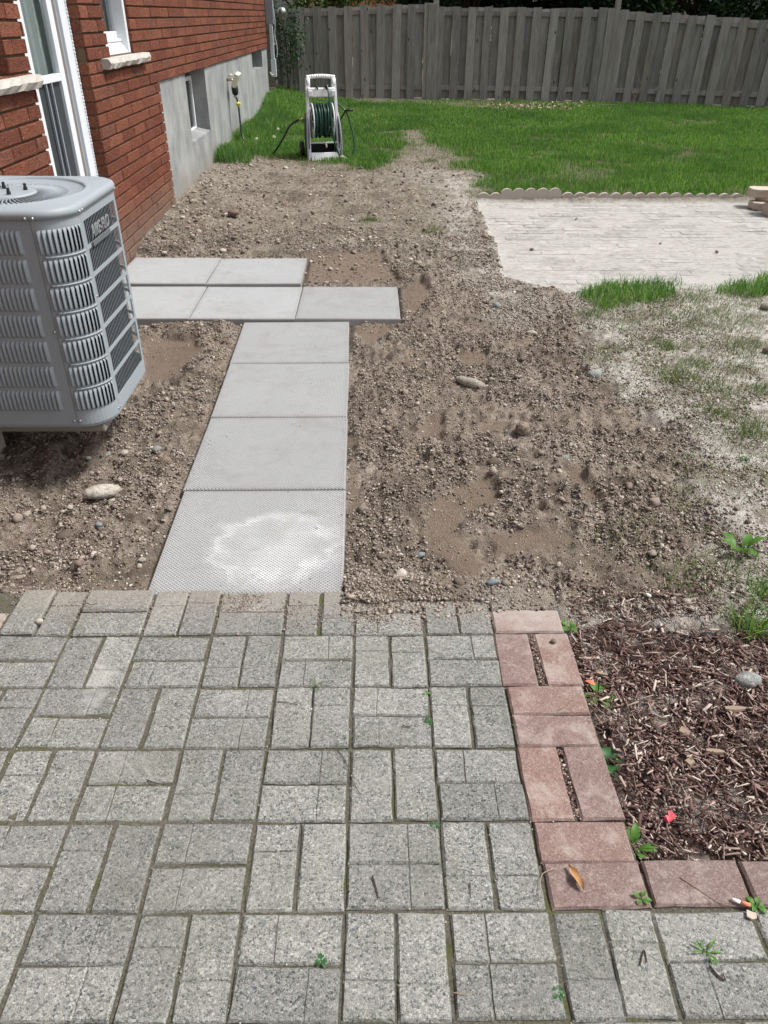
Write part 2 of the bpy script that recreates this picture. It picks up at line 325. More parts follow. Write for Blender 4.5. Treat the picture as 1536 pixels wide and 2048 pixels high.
    n.links.new(c, p.inputs['Base Color']); k.bump(p, rug, 1, .010); M['brick'] = m
    m, n, p = mat('mortar', .95, .1); k = N(n); P = k.pos()
    c = k.mix(k.noise(P, 40, 4), (.11, .070, .045), (.17, .115, .078)); n.links.new(c, p.inputs['Base Color']); k.bump(p, k.noise(P, 160, 3), .5, .004); M['mortar'] = m
    # --- poured concrete foundation
    m, n, p = mat('foundation_concrete', .9, .2); k = N(n); P = k.pos()
    c = k.mix(k.ramp(k.noise(k.mapv(P, (1, 1, .75)), 3.0, 7, .7), [(.32, 0), (.68, 1)]), (.185, .195, .20), (.38, .39, .38))
    c = k.mix(k.ramp(k.noise(k.mapv(P, (1, 1.6, .35)), 9, 5, .65), [(.52, 0), (.72, .35)]), c, (.22, .23, .235))
    c = k.mix(k.ramp(k.noise(P, 55, 3, .7), [(.28, .6), (.36, 0)]), c, (.16, .15, .14))
    c = k.mix(k.ramp(k.math('ADD', k.sep(P)[2], k.math('MULTIPLY', k.noise(P, 4, 3), .3)), [(.2, .75), (.50, 0)]), c, (.25, .215, .165))
    n.links.new(c, p.inputs['Base Color']); k.bump(p, k.noise(P, 30, 6, .7), .4, .006); M['foundation'] = m
    # --- simple ones
    def simple(name, c1, c2, rough=.6, scale=20, spec=.4, metal=0, bump=.15, bscale=200):
        m, n, p = mat(name, rough, spec); k = N(n); P = k.pos(); c = k.mix(k.noise(P, scale, 4, .6), c1, c2)
        n.links.new(c, p.inputs['Base Color']); p.inputs['Metallic'].default_value = metal
        if bump: k.bump(p, k.noise(P, bscale, 3, .6), bump, .002)
        M[name] = m; return m, n, p
    simple('ac_paint', (.27, .305, .33), (.31, .345, .37), .52, 6, .4, 0, .04)
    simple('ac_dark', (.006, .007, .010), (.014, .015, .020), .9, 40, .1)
    simple('screw', (.35, .36, .37), (.5, .5, .5), .3, 60, .6, .8)
    simple('badge_grey', (.10, .11, .12), (.14, .15, .16), .45)
    simple('badge_text', (.34, .37, .39), (.42, .44, .46), .35, 20, .5, .5)
    simple('black_rubber', (.012, .013, .014), (.03, .031, .033), .6, 30)
    simple('pad_plastic', (.20, .19, .16), (.28, .26, .22), .8)
    simple('vinyl_white', (.66, .70, .74), (.74, .77, .80), .45, 9)
    simple('stone_sill', (.38, .355, .32), (.55, .52, .48), .85, 26, .2, 0, .8, 60)
    simple('curtain', (.42, .46, .44), (.52, .56, .54), .9, 4)
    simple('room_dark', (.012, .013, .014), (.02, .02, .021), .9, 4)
    simple('screen_dark', (.028, .032, .037), (.045, .05, .056), .6, 30)
    simple('brown_blind', (.15, .12, .105), (.21, .175, .15), .8, 6)
    simple('downspout', (.46, .51, .57), (.56, .61, .66), .5, 6)
    simple('grey_metal', (.22, .25, .29), (.30, .33, .37), .45, 6)
    simple('reel_light', (.62, .63, .66), (.74, .75, .78), .5, 12)
    simple('reel_white', (.72, .74, .76), (.82, .83, .84), .5, 12)
    simple('reel_purple', (.24, .24, .30), (.32, .32, .38), .5, 12)
    simple('hose_green', (.008, .045, .030), (.016, .075, .050), .32, 20, .5)
    simple('hose_dark', (.010, .022, .020), (.018, .035, .030), .35, 20, .5)
    simple('brass', (.55, .42, .20), (.65, .52, .28), .35, 30, .5, .8)
    simple('yellow_plastic', (.60, .58, .05), (.70, .66, .08), .5)
    simple('cream_plastic', (.62, .58, .44), (.72, .68, .54), .6)
    simple('edging_concrete', (.36, .31, .265), (.47, .42, .37), .9, 30, .2, 0, .5, 150)
    simple('wall_block', (.42, .34, .28), (.58, .51, .44), .9, 30, .2, 0, .7, 120)
    simple('far_roof', (.30, .10, .06), (.42, .16, .10), .9, 8)
    simple('far_wall', (.40, .12, .07), (.50, .17, .10), .9, 8)
    simple('trunk_bark', (.05, .038, .028), (.12, .095, .07), .95, 14, .1, 0, .9, 40)
    simple('twig_wood', (.16, .115, .08), (.36, .28, .21), .9, 40)
    simple('twig_dark', (.035, .025, .02), (.08, .055, .045), .9, 40)
    simple('dry_leaf', (.30, .14, .05), (.50, .30, .14), .7, 60, .3, 0, .6, 150)
    simple('red_petal', (.60, .035, .06), (.75, .10, .12), .5, 60)
    simple('red_leaf', (.45, .08, .05), (.6, .2, .12), .6, 60)
    simple('butt_orange', (.60, .18, .08), (.70, .26, .14), .7, 60)
    simple('paper_white', (.72, .71, .68), (.80, .79, .77), .8, 60)
    simple('pale_stone', (.55, .52, .46), (.66, .63, .58), .8, 60)
    simple('dark_soffit', (.10, .07, .055), (.14, .10, .08), .9, 6)
    # glass
    m, n, p = mat('window_glass', .05, .5); p.inputs['Base Color'].default_value = (.75, .8, .8, 1); p.inputs['Transmission Weight'].default_value = 1; p.inputs['IOR'].default_value = 1.12; M['glass'] = m
    # fence timber
    m, n, p = mat('weathered_timber', .9, .15); k = N(n); P = k.pos()
    v = k.mapv(P, (1, 1, .06)); g = k.noise(v, 70, 5, .7, .6); g2 = k.noise(k.mapv(P, (1, 1, .12)), 14, 4, .6)
    c = k.ramp(g, [(.28, (.10, .095, .088)), (.48, (.31, .30, .285)), (.68, (.50, .485, .46))])
    c = k.mix(.5, c, k.ramp(k.objrand(), [(0, (.15, .145, .14)), (.35, (.29, .28, .265)), (.7, (.41, .395, .37)), (1, (.25, .20, .16))]))
    c = k.mix(k.ramp(g2, [(.45, 0), (.7, .45)]), c, (.14, .115, .095))
    kn = k.voro(k.mapv(P, (1, 1, .45)), 6.5); c = k.mix(k.ramp(kn, [(.055, .85), (.10, 0)]), c, (.025, .02, .017))
    n.links.new(c, p.inputs['Base Color']); k.bump(p, g, .7, .006); M['timber'] = m
    # foliage
    def leaf(name, stops, tr=.35, rough=.55, patch=None):
        m, n, p = mat(name, rough, .3); k = N(n)
        c = k.ramp(k.island(), stops)
        if patch: c = k.mix(k.ramp(k.noise(k.pos(), patch[0], 4, .6), [(.42, 0), (.66, patch[1])]), c, patch[2])
        n.links.new(c, p.inputs['Base Color'])
        t = n.nodes.new('ShaderNodeBsdfTranslucent'); n.links.new(k.mix(1, c, (1.0, 1.15, .5), 'MULTIPLY'), t.inputs[0])
        ms = n.nodes.new('ShaderNodeMixShader'); ms.inputs[0].default_value = tr
        n.links.new(p.outputs[0], ms.inputs[1]); n.links.new(t.outputs[0], ms.inputs[2])
        n.links.new(ms.outputs[0], [x for x in n.nodes if x.type == 'OUTPUT_MATERIAL'][0].inputs[0]); M[name] = m
    leaf('grass', [(0, (.04, .11, .025)), (.35, (.10, .235, .045)), (.7, (.18, .345, .080)), (.90, (.30, .42, .14)), (1, (.36, .32, .17))], .42, .5, (1.1, .65, (.06, .15, .04)))
    leaf('grass_dull', [(0, (.055, .10, .03)), (.5, (.11, .17, .05)), (.82, (.18, .23, .08)), (1, (.34, .30, .18))], .3)
    leaf('straw', [(0, (.16, .12, .08)), (.5, (.32, .26, .18)), (1, (.50, .44, .34))], .1, .8)
    leaf('weed', [(0, (.08, .20, .03)), (1, (.14, .30, .06))], .4, .45)
    leaf('weed_dark', [(0, (.035, .12, .035)), (1, (.06, .17, .05))], .3, .45)
    leaf('tree_dark', [(0, (.012, .028, .012)), (.6, (.025, .050, .020)), (1, (.05, .08, .03))], .25)
    leaf('tree_mid', [(0, (.035, .06, .018)), (.6, (.07, .11, .03)), (1, (.13, .16, .05))], .3)
    leaf('vine', [(0, (.015, .045, .016)), (.6, (.03, .075, .025)), (1, (.05, .11, .035))], .3)
    leaf('bark_chip', [(0, (.06, .034, .030)), (.35, (.135, .08, .068)), (.60, (.21, .135, .115)), (.80, (.32, .235, .205)), (.93, (.45, .37, .32)), (1, (.60, .53, .46))], .02, .85)
    leaf('flower_white', [(0, (.7, .7, .66)), (1, (.8, .8, .78))], .3)
build_materials()

# ------------------------------------------------------------------ mesh helpers
class MB:
    def __init__(s): s.v = []; s.f = []
    def add(s, vs, fs): b = len(s.v); s.v += [tuple(v) for v in vs]; s.f += [tuple(b+i for i in f) for f in fs]; return s
    def box(s, x0, x1, y0, y1, z0, z1, j=0):
        q = [(x, y, z) for z in (z0, z1) for x, y in ((x0, y0), (x1, y0), (x1, y1), (x0, y1))]
        if j: q = [tuple(c+random.uniform(-j, j) for c in v) for v in q]
        return s.add(q, [(3, 2, 1, 0), (4, 5, 6, 7), (0, 1, 5, 4), (1, 2, 6, 5), (2, 3, 7, 6), (3, 0, 4, 7)])
    def prism(s, pts, off):                       # polygon (list of 3-D) extruded by vector off
        n = len(pts); o = Vector(off); a = [tuple(p) for p in pts]; b = [tuple(Vector(p)+o) for p in pts]
        return s.add(a+b, [tuple(range(n))[::-1], tuple(range(n, 2*n))] + [(i, (i+1) % n, n+(i+1) % n, n+i) for i in range(n)])
    def tube(s, pts, r, n=8, closed=False, cap=True):
        pts = [Vector(p) for p in pts]; L = len(pts); rs = r if isinstance(r, (list, tuple)) else [r]*L
        up = None; base = len(s.v)
        for i, p in enumerate(pts):
            a = pts[(i-1) % L] if (closed or i > 0) else p; b = pts[(i+1) % L] if (closed or i < L-1) else p
            t = (b-a).normalized()
            if up is None: up = t.orthogonal().normalized()
            up = (up - t*up.dot(t)); up = up.normalized() if up.length > 1e-6 else t.orthogonal().normalized()
            w = t.cross(up)
            for q in range(n): an = 2*pi*q/n; s.v.append(tuple(p + (up*cos(an)+w*sin(an))*rs[i]))
        for i in range(L if closed else L-1):
            for q in range(n):
                i2 = (i+1) % L; s.f.append((base+i*n+q, base+i*n+(q+1) % n, base+i2*n+(q+1) % n, base+i2*n+q))
        if cap and not closed: s.f.append(tuple(base+q for q in range(n))[::-1]); s.f.append(tuple(base+(L-1)*n+q for q in range(n)))
        return s
    def lathe(s, prof, c, axis='z', n=24, cap=False):   # prof: list of (radius, height)
        base = len(s.v)
        for r, h in prof:
            for q in range(n):
                a = 2*pi*q/n; u, w = r*cos(a), r*sin(a)
                s.v.append((c[0]+u, c[1]+w, c[2]+h) if axis == 'z' else (c[0]+h, c[1]+u, c[2]+w))
        for i in range(len(prof)-1):
            for q in range(n): s.f.append((base+i*n+q, base+i*n+(q+1) % n, base+(i+1)*n+(q+1) % n, base+(i+1)*n+q))
        if cap: s.f.append(tuple(base+q for q in range(n))[::-1]); s.f.append(tuple(base+(len(prof)-1)*n+q for q in range(n)))
        return s
    def mesh(s, name, m, smooth=False):
        me = bpy.data.meshes.new(name); me.from_pydata(s.v, [], s.f); me.materials.append(M[m] if isinstance(m, str) else m)
        if smooth: me.polygons.foreach_set('use_smooth', [True]*len(me.polygons))
        me.update(); return me
    def build(s, name, m, parent=None, smooth=False, bevel=0):
        return link(name, s.mesh(name, m, smooth), parent, bevel)
def link(name, me, parent=None, bevel=0):
    o = bpy.data.objects.new(name, me); COL.objects.link(o); o.parent = parent
    if bevel: b = o.modifiers.new('bevel', 'BEVEL'); b.width = bevel; b.segments = 2; b.limit_method = 'ANGLE'; b.angle_limit = radians(50)
    return o
def bulk(name, V, F, m, smooth=False):
    me = bpy.data.meshes.new(name); F = np.asarray(F, np.int32); k = F.shape[1]
    me.vertices.add(len(V)); me.vertices.foreach_set('co', np.asarray(V, np.float32).ravel())
    me.loops.add(F.size); me.loops.foreach_set('vertex_index', F.ravel())
    me.polygons.add(len(F)); me.polygons.foreach_set('loop_start', np.arange(0, F.size, k, dtype=np.int32)); me.polygons.foreach_set('loop_total', np.full(len(F), k, np.int32))
    if smooth: me.polygons.foreach_set('use_smooth', np.ones(len(F), bool))
    me.materials.append(M[m]); me.update(calc_edges=True); me.validate(); return me
def tag(o, label=None, cat=None, group=None, kind=None):
    if label: o['label'] = label
    if cat: o['category'] = cat
    if group: o['group'] = group
    if kind: o['kind'] = kind
    return o
def empty(name, loc=(0, 0, 0), rz=0):
    o = bpy.data.objects.new(name, None); COL.objects.link(o); o.location = loc; o.rotation_euler.z = rz; o.empty_display_size = .1; return o
def copy_tree(o, parent=None):
    c = o.copy(); COL.objects.link(c); c.parent = parent
    for ch in list(o.children): copy_tree(ch, c)
    return c
def hz(x, y): return float(height(np.array([x]), np.array([y]))[0])

# ------------------------------------------------------------------ ground sheet
def ground():
    def seq(a, b, s0, s1):
        o = [a]; 
        while o[-1] < b: t = (o[-1]-a)/(b-a); o.append(o[-1]+s0+(s1-s0)*t)
        o[-1] = b; return o
    xs = np.array([-80, -40, -20, -10, -5, -3, -2] + seq(-1.78, 1.7, .0105, .0105) + seq(1.72, 3.6, .02, .03)[0:] + seq(3.65, 9, .08, .2) + [10, 12, 16, 25, 40, 80])
    ys = np.array([-60, -20, -8, -3, -1, 0, .5, .85, .9, .92] + seq(.93, 1.6, .03, .03) + seq(1.62, 4.4, .0095, .0115) + seq(4.42, 8.2, .014, .028) + seq(8.25, 16, .05, .1) + [17, 19, 23, 30, 45, 80, 120])
    X, Y = np.meshgrid(xs, ys); m = masks(X, Y); Z = height(X, Y, m)
    nx, ny = len(xs), len(ys); V = np.stack([X.ravel(), Y.ravel(), Z.ravel()], 1)
    i = np.arange(nx-1)[None, :] + np.arange(ny-1)[:, None]*nx; i = i.ravel()
    me = bulk('ground', V, np.stack([i, i+1, i+nx+1, i+nx], 1), 'ground', True)
    dry = ss(4.7, 5.8, Y)*(1-m['lawn'])
    for nm, (a, b, c) in (('zone_a', (m['dust'], m['clay'], m['pad'])), ('zone_b', (np.maximum(m['lawn'], m['grassy']*.6), m['mulch'], dry*.85))):
        at = me.color_attributes.new(nm, 'FLOAT_COLOR', 'POINT')
        at.data.foreach_set('color', np.stack([a.ravel(), b.ravel(), c.ravel(), np.ones(a.size)], 1).astype(np.float32).ravel())
    tag(link('ground', me), kind='structure')
ground()

# ------------------------------------------------------------------ scattered grains
def ico(sub):
    import bmesh
    b = bmesh.new(); bmesh.ops.create_icosphere(b, subdivisions=sub, radius=1); b.verts.ensure_lookup_table()
    V = np.array([v.co[:] for v in b.verts]); F = np.array([[v.index for v in f.verts] for f in b.faces]); b.free(); return V, F
OCT = (np.array([(1, 0, 0), (-1, 0, 0), (0, 1, 0), (0, -1, 0), (0, 0, 1), (0, 0, -1.)]), np.array([(0, 2, 4), (2, 1, 4), (1, 3, 4), (3, 0, 4), (2, 0, 5), (1, 2, 5), (3, 1, 5), (0, 3, 5)]))
def scatter(name, base, x, y, r, m, flat=.7, jit=.25, sink=.25, zoff=0, label=None):
    V0, F0 = base; n = len(x); k = len(V0); z = height(x, y)+zoff
    rad = 1+RNG.uniform(-jit, jit, (n, k)); sc = r[:, None]*RNG.uniform(.7, 1.25, (n, 3))*np.array([1, 1, flat])
    a = RNG.uniform(0, 2*pi, n); t = RNG.uniform(-.5, .5, n)
    P = V0[None]*rad[..., None]*sc[:, None, :]
    P = np.stack([P[..., 0], P[..., 1]*np.cos(t)[:, None]-P[..., 2]*np.sin(t)[:, None], P[..., 1]*np.sin(t)[:, None]+P[..., 2]*np.cos(t)[:, None]], -1)
    P = np.stack([P[..., 0]*np.cos(a)[:, None]-P[..., 1]*np.sin(a)[:, None], P[..., 0]*np.sin(a)[:, None]+P[..., 1]*np.cos(a)[:, None], P[..., 2]], -1)
    P += np.stack([x, y, z+r*(flat-sink)*.8], 1)[:, None, :]
    F = (F0[None]+(np.arange(n)*k)[:, None, None]).reshape(-1, 3)
    o = link(name, bulk(name, P.reshape(-1, 3), F, m, False)); return tag(o, kind='stuff')
def sample(n, x0, x1, y0, y1, dens):
    x = RNG.uniform(x0, x1, n*3); y = RNG.uniform(y0, y1, n*3) if y1-y0 < 3 else y0+(y1-y0)*RNG.uniform(0, 1, n*3)**1.5
    keep = RNG.uniform(0, 1, n*3) < dens(x, y); x, y = x[keep][:n], y[keep][:n]; return x, y
def free(x, y, pad=.0):
    ok = ~in_patio(x, y)
    for sx, sy, *_ in SLABS: ok &= np.maximum(np.abs(x-sx), np.abs(y-sy)) > .307+pad
    return ok & (x > -1.69)
def soil_d(x, y):
    m = masks(x, y); cl = fbm(x, y, .16, 120, 3)
    return free(x, y)*(1-m['lawn'])*(1-m['pad'])*(1-m['mulch'])*(1-.45*m['dust'])*(1-.93*m['clay'])*(.10+.90*ss(.35, .62, cl))
x, y = sample(120000, -1.7, 1.9, 1.70, 6.2, soil_d)
tag(scatter('soil_crumbs', OCT, x, y, .0014+.0052*RNG.uniform(0, 1, len(x))**2.2+.0004*(y-2), 'clods', .8, .4), 'fine brown crumbs of loose dug soil beside the slabs', 'soil')
x, y = sample(5000, -1.7, 1.7, 1.72, 7.2, soil_d)
tag(scatter('soil_clods', ico(1), x, y, .004+.009*RNG.uniform(0, 1, len(x))**3.5, 'clods', .75, .42), 'brown clods and lumps strewn over the dug soil', 'soil')
x, y = sample(80, -1.65, 1.1, 1.85, 6.6, soil_d)
tag(scatter('soil_lumps', ico(2), x, y, .012+.014*RNG.uniform(0, 1, len(x))**3, 'clods', .7, .26, .40), 'larger rounded soil lumps half sunk in the dirt', 'soil')
def peb_d(x, y):
    m = masks(x, y); return free(x, y)*(1-m['lawn'])*(1-m['pad'])*(.15+.85*m['dust'])*(1-.8*m['mulch'])*(1-.6*m['clay'])
x, y = sample(24000, -1.6, 2.6, 1.70, 7.0, peb_d)
tag(scatter('stone_chips', OCT, x, y, .0018+.005*RNG.uniform(0, 1, len(x))**3, 'pebbles', .6, .3), 'pale stone chips in the dusty ground right of the soil', 'gravel')
x, y = sample(260, -1.6, 2.4, 1.72, 7.0, peb_d)
tag(scatter('small_pebbles', ico(1), x, y, .005+.007*RNG.uniform(0, 1, len(x))**3, 'pebbles', .6, .22), 'small rounded pebbles on the dusty and dug ground', 'gravel')
# rubble along the foundation and far dirt
x, y = sample(3200, -1.7, 1.2, 5.2, 9.6, lambda x, y: free(x, y)*(1-masks(x, y)['lawn'])*(1-masks(x, y)['pad'])*(.25+.75*ss(-.9, -1.5, x)))
tag(scatter('rubble', ico(1), x, y, .005+.017*RNG.uniform(0, 1, len(x))**7, 'clods', .7, .38), 'grey brown rubble lying between the slabs and the lawn', 'rubble')

def spill(n, x0, x1, y0, y1, f, r, m, name, lab):
    x = RNG.uniform(x0, x1, n); y = RNG.uniform(y0, y1, n); kk = (RNG.uniform(0, 1, n) < f(x, y)) & in_patio(x, y); x, y = x[kk], y[kk]; rr = r*(.4+RNG.uniform(0, 1, len(x))**3)
    tag(scatter(name, OCT, x, y, rr, m, .6, .4, .3, -height(x, y)-.0015), lab, 'soil')
spill(70000, -1.1, .56, 1.50, 1.80, lambda x, y: ss(1.56, 1.78, y)**1.5*ss(.30, .6, fbm(x, y, .1, 210, 3))*np.where(x > -.1, 1, .75), .0030, 'clods', 'spilled_soil', 'brown soil crumbs spilled over the first row of grey pavers')
spill(5000, -.1, .56, 1.60, 1.775, lambda x, y: ss(1.66, 1.76, y)*ss(.25, .6, fbm(x, y, .07, 212, 3)), .0062, 'clods', 'spilled_clods', 'small soil clods tumbled onto the edge of the paved patio')
spill(9000, -1.1, 1.0, .45, 1.6, lambda x, y: .12+.6*ss(.5, .68, fbm(x, y, .2, 215, 3)), .0021, 'pebbles', 'paver_grit', 'fine grit and sand scattered over the grey pavers')
spill(5000, .40, .50, 1.01, 1.63, lambda x, y: (np.abs(x-.4495) < .008)*(((y > 1.42) & (y < 1.615)) | ((y > 1.02) & (y < 1.21)))*1.0, .0038, 'bark_chip', 'joint_debris', 'dark debris filling the two wide gaps in the red border')

def on_slabs():
    xs, ys, zs = [], [], []
    for sx, sy, sz, _ in SLABS:
        n = 170; a = RNG.uniform(-.295, .295, n); b = RNG.uniform(-.295, .295, n); kk = RNG.uniform(0, 1, n) < .15+.85*ss(.2, .3, np.maximum(np.abs(a), np.abs(b))); xs.append(sx+a[kk]); ys.append(sy+b[kk]); zs.append(np.full(kk.sum(), sz))
    x, y, z = map(np.concatenate, (xs, ys, zs)); r = .0012+.0028*RNG.uniform(0, 1, len(x))**3
    tag(scatter('slab_crumbs', OCT, x, y, r, 'clods', .6, .4, .3, z-height(x, y)-.0005), 'few soil crumbs lying on the pale square slabs', 'soil')
on_slabs()

# ------------------------------------------------------------------ blades of grass
def blades(name, x, y, h, w, m, lean=.55, z=None, curl=.5):
    n = len(x); z = height(x, y) if z is None else z; a = RNG.uniform(0, 2*pi, n); l = RNG.uniform(.1, 1, n)*lean*h; b = a+RNG.uniform(-1.2, 1.2, n)+pi/2
    dx, dy = np.cos(a), np.sin(a); wx, wy = np.cos(b)*w/2, np.sin(b)*w/2
    V = np.zeros((n, 5, 3)); hh = h*np.sqrt(np.clip(1-(lean*.6)**2, .2, 1))
    for i, (s, t, q) in enumerate(((-1, 0, 0), (1, 0, 0), (-.8, .55, .35), (.8, .55, .35), (0, 1, 1))):
        V[:, i, 0] = x+s*wx+dx*l*q; V[:, i, 1] = y+s*wy+dy*l*q; V[:, i, 2] = z-.004+hh*(t-(curl*.25 if t == 1 else 0)*q)
    k = (np.arange(n)*5)[:, None, None]; F = (np.array([(0, 1, 3), (0, 3, 2), (2, 3, 4)])[None]+k).reshape(-1, 3)
    return tag(link(name, bulk(name, V.reshape(-1, 3), F, m)), kind='stuff')
def lawn():
    n = 900000; x = RNG.uniform(-1.72, 6.9, n); y = 7.0+8.8*RNG.uniform(0, 1, n)
    vis = (x < .60*y*.84+.35) & (x > -.60*y); x, y = x[vis], y[vis]
    mk = masks(x, y); d = mk['lawn']*ss(.18, .55, fbm(x, y, .35, 140, 4))*ss(.1, .9, mk['lawn'])
    keep = RNG.uniform(0, 1, len(x)) < d*.62*np.clip(1.25-(y-7)*.06, .5, 1.2); x, y = x[keep], y[keep]
    h = (.028+.050*RNG.uniform(0, 1, len(x)))*(.65+.8*fbm(x, y, .6, 150, 3)); tag(blades('lawn_grass', x, y, h, .0048+.0003*(y-7), 'grass'), 'green lawn grass between the dug soil and the wooden fence', 'grass')
    x = RNG.uniform(-1.6, 3.2, 60000); y = RNG.uniform(6.9, 15.2, 60000); q = masks(x, y); lw = q['lawn']; bz = np.maximum.reduce([pm(x, y, z, .3, .2, 7) for z in Z_BARE])
    kk = RNG.uniform(0, 1, len(x)) < (ss(.0, .10, lw)*ss(.95, .5, lw)+.6*bz)*(1-q['pad'])*ss(.40, .60, fbm(x, y, .22, 144, 3))
    tag(blades('worn_grass', x[kk], y[kk], RNG.uniform(.015, .05, kk.sum()), .005, 'grass_dull', 1.0), 'thin worn grass where the lawn fades into bare ground', 'grass')
    # taller tufts along the foundation
    n = 9000; y = RNG.uniform(8.8, 14.1, n); x = -1.69+RNG.uniform(0, 1, n)**2*.35
    tag(blades('wall_grass', x, y, .06+.13*RNG.uniform(0, 1, n)*fbm(x, y, .3, 160, 2)*1.6, .006, 'grass'), 'long uncut grass growing along the concrete foundation', 'grass')
    # thick strip at the near edge of the pale patio
    n = 26000; x = RNG.uniform(1.1, 4.0, n); y = RNG.uniform(4.25, 5.1, n); g = masks(x, y)['grassy']; kk = RNG.uniform(0, 1, n) < g*.8; x, y = x[kk], y[kk]
    tag(blades('grass_strip', x, y, .03+.075*RNG.uniform(0, 1, len(x))**1.3, .0042, 'grass', .7), 'dense green grass at the near edge of the pale patio', 'grass')
    # sparse tufts on the dusty ground
    xs, ys, hs, ws = [], [], [], []
    spots = [(1360, 640), (1400, 615), (1450, 640), (1395, 700), (1440, 745), (1340, 770), (1480, 745), (1520, 790), (1430, 830), (1490, 870), (1530, 905), (1450, 660), (1300, 690), (1330, 720), (1500, 620),
             (1250, 655), (1310, 745), (1355, 755), (1390, 735), (1420, 765), (1465, 700), (1500, 715), (1330, 700), (1380, 665), (1445, 790), (1470, 1130), (1385, 1150), (1270, 1060), (1300, 650), (1535, 960), (1510, 850), (1400, 930), (1375, 1000), (1220, 700), (1180, 640), (865, 480), (860, 345), (740, 460), (1350, 610), (1490, 700)]
    for px, py in spots:
        cx, cy, _ = G(px, py, .0); k = random.randint(130, 330); s = random.uniform(.03, .11)
        xs.append(RNG.normal(cx, s, k)); ys.append(RNG.normal(cy, s*1.1, k)); hs.append(RNG.uniform(.015, .06, k)); ws.append(np.full(k, .0026))
    x = np.concatenate(xs); y = np.concatenate(ys); ok = free(x, y)
    tag(blades('sparse_grass', x[ok], y[ok], np.concatenate(hs)[ok], np.concatenate(ws)[ok], 'grass_dull', 1.0), 'sparse dull tufts of grass on the dusty ground at right', 'grass')
    def straw_d(x, y):
        m = masks(x, y); return free(x, y)*(1-m['pad'])*(.12+.88*np.maximum(m['dust']*.8, ss(5.3, 6.2, y)*(1-.6*m['lawn'])))*(1-m['mulch'])
    x, y = sample(26000, -1.4, 2.6, 1.8, 13.0, straw_d)
    tag(blades('dry_straw', x, y, .008+.028*RNG.uniform(0, 1, len(x)), .0028, 'straw', 1.5, None, 1.6), 'short dead straw and root bits over the dry ground', 'straw')
    x, y = sample(9000, .9, 2.7, 2.1, 4.9, lambda x, y: free(x, y)*masks(x, y)['dust']*ss(.42, .65, fbm(x, y, .5, 170, 3)))
    tag(blades('thin_grass', x, y, .012+.03*RNG.uniform(0, 1, len(x)), .0024, 'grass_dull', 1.0), 'thin scattered grass blades in the dust at right', 'grass')
lawn()

# ------------------------------------------------------------------ bark mulch
def mulch():
    n = 15000; x = RNG.uniform(.56, 1.75, n*2); y = RNG.uniform(.93, 1.95, n*2); d = masks(x, y)['mulch']*(1-.45*ss(.60, .68, fbm(x, y, .22, 186, 3))*ss(1.25, 1.4, y)); d = np.maximum(d, .22*ss(1.98, 1.75, y)*(x > .6))
    keep = RNG.uniform(0, 1, n*2) < d*.9; x, y = x[keep][:n], y[keep][:n]; n = len(x)
    L = .002+.020*RNG.uniform(0, 1, n)**2.6; W = .0009+.0030*RNG.uniform(0, 1, n)**2.4; T = .0005+.0010*RNG.uniform(0, 1, n)
    a = RNG.uniform(0, 2*pi, n); t = RNG.normal(0, .28, n); z = height(x, y)+.003+RNG.uniform(0, .020, n)*(.5+fbm(x, y, .15, 180, 2))
    z = np.where((x < .575) | (y < .945), np.minimum(z, -.004), z)
    C = np.array([(sx*(1 if sz < 0 else .85), sy*(1 if sz < 0 else .6), sz) for sz in (-1, 1) for sx, sy in ((-1, -1), (1, -1), (1, 1), (-1, 1))])
    P = C[None]*np.stack([L, W, T], 1)[:, None, :]*(1+RNG.uniform(-.25, .25, (n, 8, 3)))
    X = P[..., 0]*np.cos(t)[:, None]-P[..., 2]*np.sin(t)[:, None]; Z = P[..., 0]*np.sin(t)[:, None]+P[..., 2]*np.cos(t)[:, None]
    Q = np.stack([X*np.cos(a)[:, None]-P[..., 1]*np.sin(a)[:, None], X*np.sin(a)[:, None]+P[..., 1]*np.cos(a)[:, None], Z], -1)+np.stack([x, y, z], 1)[:, None]
    F0 = np.array([(3, 2, 1, 0), (4, 5, 6, 7), (0, 1, 5, 4), (1, 2, 6, 5), (2, 3, 7, 6), (3, 0, 4, 7)]); F = (F0[None]+(np.arange(n)*8)[:, None, None]).reshape(-1, 4)
    tag(link('bark_mulch', bulk('bark_mulch', Q.reshape(-1, 3), F, 'bark_chip')), 'dark reddish brown shredded bark mulch beside the red brick border', 'mulch', kind='stuff')
mulch()

